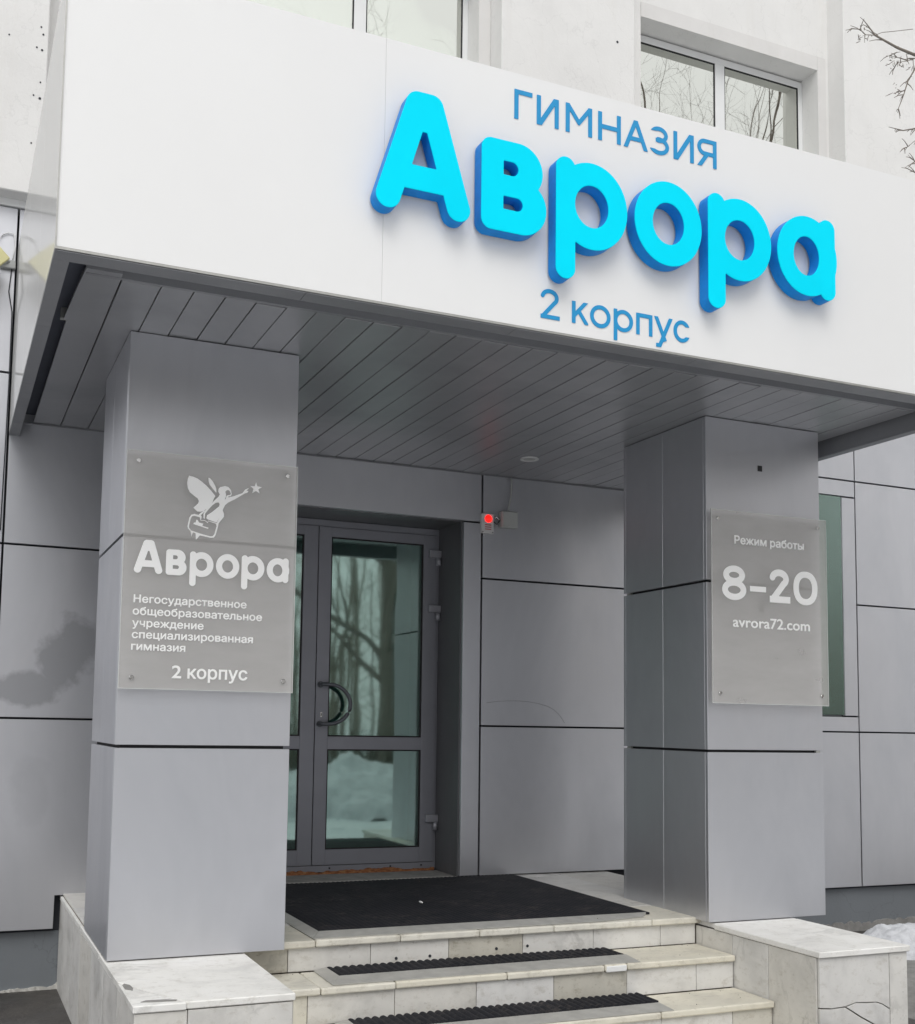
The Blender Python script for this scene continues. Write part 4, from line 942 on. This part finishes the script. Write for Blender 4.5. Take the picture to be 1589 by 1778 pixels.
for i, (x, y, z, l, ry, mt, nm, lb) in enumerate(((4.62, -2.02, -.40, .55, .3, m_wood, 'timber_offcut', 'raw orange timber offcut beside the right side wall'), (4.60, -2.05, -.47, .6, .1, m_dark, 'timber_offcut', 'blackened timber offcut lying under the orange one'))):
    bm = bmesh.new(); bm_box(bm, -l/2, l/2, -.05, .05, -.025, .025); bevel(bm, .004)
    Rm = Matrix.Rotation(ry, 4, 'Z')
    for v in bm.verts: v.co = Vector((x, y, z))+Rm @ v.co
    setp(link_mesh(nm, bm_done(bm, nm), None, mt), label=lb, cat='timber')

# sand and fine grit carried in from the street
bm = bmesh.new(); rr = random.Random(21)
for _ in range(150):
    k = rr.random()*.85
    if k < .35: x, y, z = rr.uniform(.56, 3.0), rr.uniform(-1.70, -.1), FZ
    elif k < .6: x, y, z = rr.uniform(.56, 3.0), rr.uniform(-2.0, -1.72), T2
    elif k < .85: x, y, z = rr.uniform(.56, 3.0), rr.uniform(-2.29, -2.03), T3
    elif k < .93: x, y, z = rr.uniform(3.08, 3.55), rr.uniform(-2.58, -1.9), 0
    else: x, y, z = rr.uniform(-.08, .46), rr.uniform(-2.55, -1.9), 0
    if k < .85 and rr.random() < .5: y = (-.12 if z == FZ else (-1.715 if z == T2 else -2.02))-abs(rr.gauss(0, .02))
    r = rr.uniform(.0012, .0032); c = Vector((x, y, z+r*.8+(.012 if .93 < x < 2.8 and z == FZ else 0)))
    vs = [bm.verts.new(c+Vector(d)*r*rr.uniform(.7, 1.3)) for d in ((1, 0, 0), (-1, 0, 0), (0, 1, 0), (0, -1, 0), (0, 0, .8), (0, 0, -.8))]
    for f in ((0, 2, 4), (2, 1, 4), (1, 3, 4), (3, 0, 4), (2, 0, 5), (1, 2, 5), (3, 1, 5), (0, 3, 5)): bm.faces.new([vs[i] for i in f])
o = link_mesh('grit', bm_done(bm, 'grit'), None, plain('brown sand grit', (0.13, 0.105, 0.08), 0.9, var=.5, sc=60)); o['kind'] = 'stuff'

# ------------------------------------------------------------------ bare trees
def make_tree(seed, H, r, spread=.5, levels=5, droop=0.0, low=.25, kids=(3, 5)):
    """returns (trunk mesh verts/faces, crown verts/faces) in local coordinates"""
    rr = random.Random(seed); out = {'t': ([], []), 'c': ([], [])}
    def seg(key, pts, rads, n):
        V, F = out[key]; prev = None
        for i, p in enumerate(pts):
            d = (pts[min(i+1, len(pts)-1)]-pts[max(i-1, 0)]).normalized(); a = Vector((0, 0, 1)) if abs(d.z) < .9 else Vector((1, 0, 0))
            s = d.cross(a).normalized(); t = s.cross(d); b0 = len(V)
            for j in range(n): V.append(tuple(p+(s*math.cos(6.2832*j/n)+t*math.sin(6.2832*j/n))*rads[i]))
            if prev is not None:
                for j in range(n): F.append((prev+j, prev+(j+1) % n, b0+(j+1) % n, b0+j))
            prev = b0
    def grow(p, d, L, rad, lev):
        ns = 6 if lev == 0 else (5 if lev < 3 else 3); pts = [p.copy()]; q = p.copy(); dd = d.copy()
        for i in range(ns):
            dd = (dd+Vector((rr.gauss(0, 1), rr.gauss(0, 1), rr.gauss(0, 1)))*(.05 if lev == 0 else .16)+Vector((0, 0, .06-droop*lev*.05))).normalized()
            q = q+dd*(L/ns); pts.append(q.copy())
        end = .45 if lev == 0 else .3
        rads = [rad*(1-(1-end)*i/ns) for i in range(ns+1)]
        if lev == 0: rads[0] *= 1.35
        seg('t' if lev == 0 else 'c', pts, rads, 10 if lev == 0 else (6 if lev < 3 else 3))
        if lev >= levels: return
        nk = rr.randint(*kids)+(4 if lev == 0 else 0)
        for _ in range(nk):
            f = rr.uniform(low if lev == 0 else .2, 1.0)*ns; i = min(int(f), ns-1); pp = pts[i].lerp(pts[i+1], f-i)
            ax = (pts[i+1]-pts[i]).normalized(); pr = Vector((rr.gauss(0, 1), rr.gauss(0, 1), rr.gauss(0, .6))); pr = (pr-ax*pr.dot(ax)).normalized()
            nd = (ax*rr.uniform(.5, .9)+pr*rr.uniform(.45, .95)*(1+spread*.3)).normalized()
            grow(pp, nd, L*rr.uniform(.42, .68)*(.8 if lev == 0 else 1), max(.0028, rads[i]*rr.uniform(.38, .6)), lev+1)
        grow(pts[-1], dd, L*.6, rads[-1], lev+1)
    grow(Vector((0, 0, 0)), Vector((0, 0, 1)), H*.6, r, 0)
    return out
def tree_meshes(seed, mat=None, **k):
    o = make_tree(seed, **k); ms = []
    for key in ('t', 'c'):
        me = bpy.data.meshes.new(key); me.from_pydata(o[key][0], [], o[key][1]); me.polygons.foreach_set('use_smooth', [True]*len(me.polygons)); me.materials.append(mat or m_bark); ms.append(me)
    return ms
protos = [tree_meshes(51, mat=m_twig, H=13, r=.07, levels=5, kids=(2, 3), low=.12, spread=.2), tree_meshes(11, H=15, r=.20, levels=5, kids=(2, 4)), tree_meshes(23, H=17, r=.24, levels=5, kids=(2, 4)), tree_meshes(37, H=13, r=.15, levels=5, kids=(2, 4))]
def plant(i, x, y, rz, s, label):
    T = thing('bare_tree', label, 'tree', (x, y, GZ-.05), 'bare trees across the yard'); T.rotation_euler = (0, 0, rz); T.scale = (s, s, s)
    for nm, me in zip(('trunk', 'crown'), protos[i+1]):
        o = bpy.data.objects.new(nm, me); COL.objects.link(o); o.parent = T
        if nm == 'crown': o['kind'] = 'stuff'
spots = [(0, 13.5, -12.5, .3, 1.05), (1, 17.5, -15.5, 2.1, 1.0), (2, 10.5, -17, 4.0, 1.1), (1, 22, -19, 5.1, 1.1), (0, 6.0, -19, 1.2, 1.0), (2, 8.3, -15.5, 2.8, 1.0), (0, 1.5, -21, 3.6, 1.05),
         (2, 4.2, -24, .9, 1.2), (1, 12.5, -25, 3.0, 1.1), (0, 26, -26, 2.2, 1.15), (2, -3.5, -20, 5.5, 1.1), (1, -8, -24, .2, 1.0), (0, 18.5, -26, 4.4, 1.2), (2, 16, -19.5, 1.4, 1.15),
         (-1, 9.8, -6.8, .8, .95), (-1, 11.8, -8.4, 3.9, 1.05), (-1, 13.6, -7.4, 2.2, 1.1)]
words = ['nearest to the road side', 'with a stout leaning crown', 'slim, behind the long snow heap', 'at the far corner of the yard', 'facing the entrance door', 'slim, at the edge of the snow heap', 'straight opposite the left pillar',
         'slim, deep in the yard', 'tall, in the back row', 'farthest to the right', 'slim, opposite the left wall', 'farthest to the left', 'in the back row on the right', 'slim, between two stout trees',
         'largest in the pair of window panes', 'second from the facade', 'slim, closest to the building corner']
for q, (i, x, y, rz, s) in enumerate(spots):
    plant(i, x, y, rz, s, 'leafless tree reflected in the windows, '+words[q])
# a far-off thicket closing the yard
def thicket():
    rr = random.Random(77); V = []; F = []
    def tb(pts, r0, r1, n):
        prev = None
        for i, p in enumerate(pts):
            r = r0+(r1-r0)*i/(len(pts)-1); b0 = len(V)
            for j in range(n): V.append((p[0]+r*math.cos(6.283*j/n), p[1]+r*math.sin(6.283*j/n), p[2]))
            if prev is not None:
                for j in range(n): F.append((prev+j, prev+(j+1) % n, b0+(j+1) % n, b0+j))
            prev = b0
    for _ in range(420):
        x = rr.uniform(-28, 46); y = rr.uniform(-40, -29); H = rr.uniform(6, 12); r = rr.uniform(.05, .16); lx = rr.gauss(0, .8)
        tb([(x, y, GZ-.05), (x+lx*.3, y, GZ+H*.5), (x+lx, y, GZ+H)], r, r*.3, 5)
        for _ in range(26):
            t = rr.uniform(.15, 1); z = GZ+H*t; L = rr.uniform(.6, 2.6)*(1.2-t*.6); a = rr.uniform(0, 6.28); up = rr.uniform(.3, 1.1)
            p0 = (x+lx*t, y, z); p1 = (x+lx*t+L*.5*math.cos(a), y+L*.5*math.sin(a), z+L*up*.45); p2 = (x+lx*t+L*math.cos(a+.2), y+L*math.sin(a+.2), z+L*up)
            tb([p0, p1, p2], .022, .006, 3)
    me = bpy.data.meshes.new('thicket'); me.from_pydata(V, [], F); me.update()
    o = link_mesh('distant_thicket', me, None, plain('grey brown twigs', (0.27, 0.24, 0.20), 0.9, var=.4, sc=.5)); o['kind'] = 'stuff'
thicket()
def hedge():
    rr = random.Random(99); V = []; F = []
    for _ in range(5200):
        x = rr.uniform(-12, 30); y = rr.uniform(-16.5, -15.2); H = rr.uniform(.9, 1.9); b0 = len(V); a = rr.uniform(0, 3.14); w_ = rr.uniform(.012, .03); lx = rr.gauss(0, .22)
        dx, dy = w_*math.cos(a), w_*math.sin(a)
        V += [(x-dx, y-dy, GZ), (x+dx, y+dy, GZ), (x-dy, y+dx, GZ), (x+lx, y+rr.gauss(0, .1), GZ+H)]; F += [(b0, b0+1, b0+3), (b0+1, b0+2, b0+3), (b0+2, b0, b0+3)]
    me = bpy.data.meshes.new('hedge'); me.from_pydata(V, [], F); me.update()
    o = link_mesh('bare_hedge', me, None, plain('brown hedge twigs', (0.13, 0.115, 0.09), 0.9, var=.4, sc=.8)); o['kind'] = 'stuff'
hedge()
# near tree whose twigs hang into the picture at the right
def near_tree():
    T = thing('bare_tree', 'leafless tree just right of the picture, its twigs hanging before the white wall', 'tree', (5.4, -4.6, GZ))
    tube('trunk', [(5.4, -4.6, GZ-.05), (5.38, -4.6, 1.2), (5.30, -4.55, 2.8), (5.15, -4.45, 4.6), (5.1, -4.4, 6.8)], [.13, .10, .085, .065, .03], m_bark, T, 12)
    bm = bmesh.new(); rr = random.Random(5)
    def br(pts, r0, r1, twig=True, n=6):
        r0 *= .62; r1 *= .7
        pts = [Vector(p) for p in pts]; m = len(pts); rads = [r0+(r1-r0)*i/(m-1) for i in range(m)]
        tube_bm(bm, pts, rads, n)
        if twig:
            for i in range(1, m):
                for _ in range(3):
                    p = pts[i-1].lerp(pts[i], rr.random()); d = (pts[i]-pts[i-1]).normalized()+Vector((rr.gauss(0, .5), rr.gauss(0, .5), rr.gauss(-.1, .6)))
                    d = d.normalized()*rr.uniform(.02, .06)
                    tube_bm(bm, [p, p+d*.55+Vector((0, 0, .004)), p+d], [.0022, .0016, .001], 4)
    # photographed twigs, laid out in depth around y = -3.5
    br([(5.2, -4.5, 3.6), (4.3, -4.15, 3.95), (3.6, -3.85, 3.98), (3.0, -3.6, 3.84), (2.80, -3.52, 3.80), (2.70, -3.5, 3.825), (2.60, -3.48, 3.865), (2.565, -3.48, 3.895)], .020, .003)
    br([(2.60, -3.48, 3.865), (2.54, -3.49, 3.845), (2.50, -3.5, 3.852), (2.452, -3.5, 3.843)], .0028, .0012)
    br([(2.60, -3.48, 3.865), (2.66, -3.46, 3.905), (2.76, -3.42, 3.96), (2.9, -3.4, 4.02)], .0022, .0018, False)
    br([(2.80, -3.52, 3.80), (2.765, -3.53, 3.74), (2.72, -3.53, 3.67), (2.685, -3.54, 3.60), (2.655, -3.54, 3.535), (2.638, -3.55, 3.505)], .006, .0014)
    br([(2.80, -3.52, 3.80), (2.745, -3.51, 3.775), (2.70, -3.5, 3.762), (2.672, -3.5, 3.72)], .0028, .001)
    br([(2.745, -3.51, 3.775), (2.70, -3.48, 3.80), (2.668, -3.47, 3.80)], .0022, .001)
    br([(5.2, -4.5, 3.0), (4.2, -4.2, 3.45), (3.3, -3.8, 3.55), (2.9, -3.6, 3.50), (2.80, -3.55, 3.485), (2.72, -3.5, 3.475), (2.642, -3.5, 3.472)], .014, .0014)
    br([(2.82, -3.55, 3.487), (2.77, -3.53, 3.44), (2.72, -3.52, 3.395), (2.70, -3.52, 3.385)], .0026, .001)
    br([(5.25, -4.5, 2.6), (4.2, -4.2, 3.0), (3.3, -3.8, 3.28), (2.9, -3.6, 3.315), (2.80, -3.56, 3.300), (2.74, -3.55, 3.27), (2.67, -3.55, 3.285)], .012, .0014)
    br([(2.78, -3.56, 3.295), (2.74, -3.54, 3.325), (2.71, -3.53, 3.355)], .0026, .001)
    br([(3.0, -3.65, 3.24), (2.86, -3.6, 3.215), (2.78, -3.58, 3.195), (2.705, -3.57, 3.21)], .004, .0012)
    br([(2.80, -3.58, 3.20), (2.76, -3.57, 3.17), (2.735, -3.56, 3.15)], .002, .001)
    # dry seed clusters
    for c in ((2.51, -3.5, 3.862), (2.52, -3.49, 3.832), (2.66, -3.5, 3.745), (2.70, -3.49, 3.79), (2.735, -3.51, 3.75), (2.66, -3.53, 3.62)):
        for _ in range(9):
            p = Vector(c)+Vector((rr.gauss(0, .012), rr.gauss(0, .012), rr.gauss(-.004, .012))); q = p+Vector((rr.gauss(0, .008), rr.gauss(0, .008), rr.gauss(0, .008)))
            tube_bm(bm, [p, (p+q)/2, q], [.0008, .0018, .0006], 4)
    me = bm_done(bm, 'branches'); o = link_mesh('branches', me, T, m_twig)
near_tree()
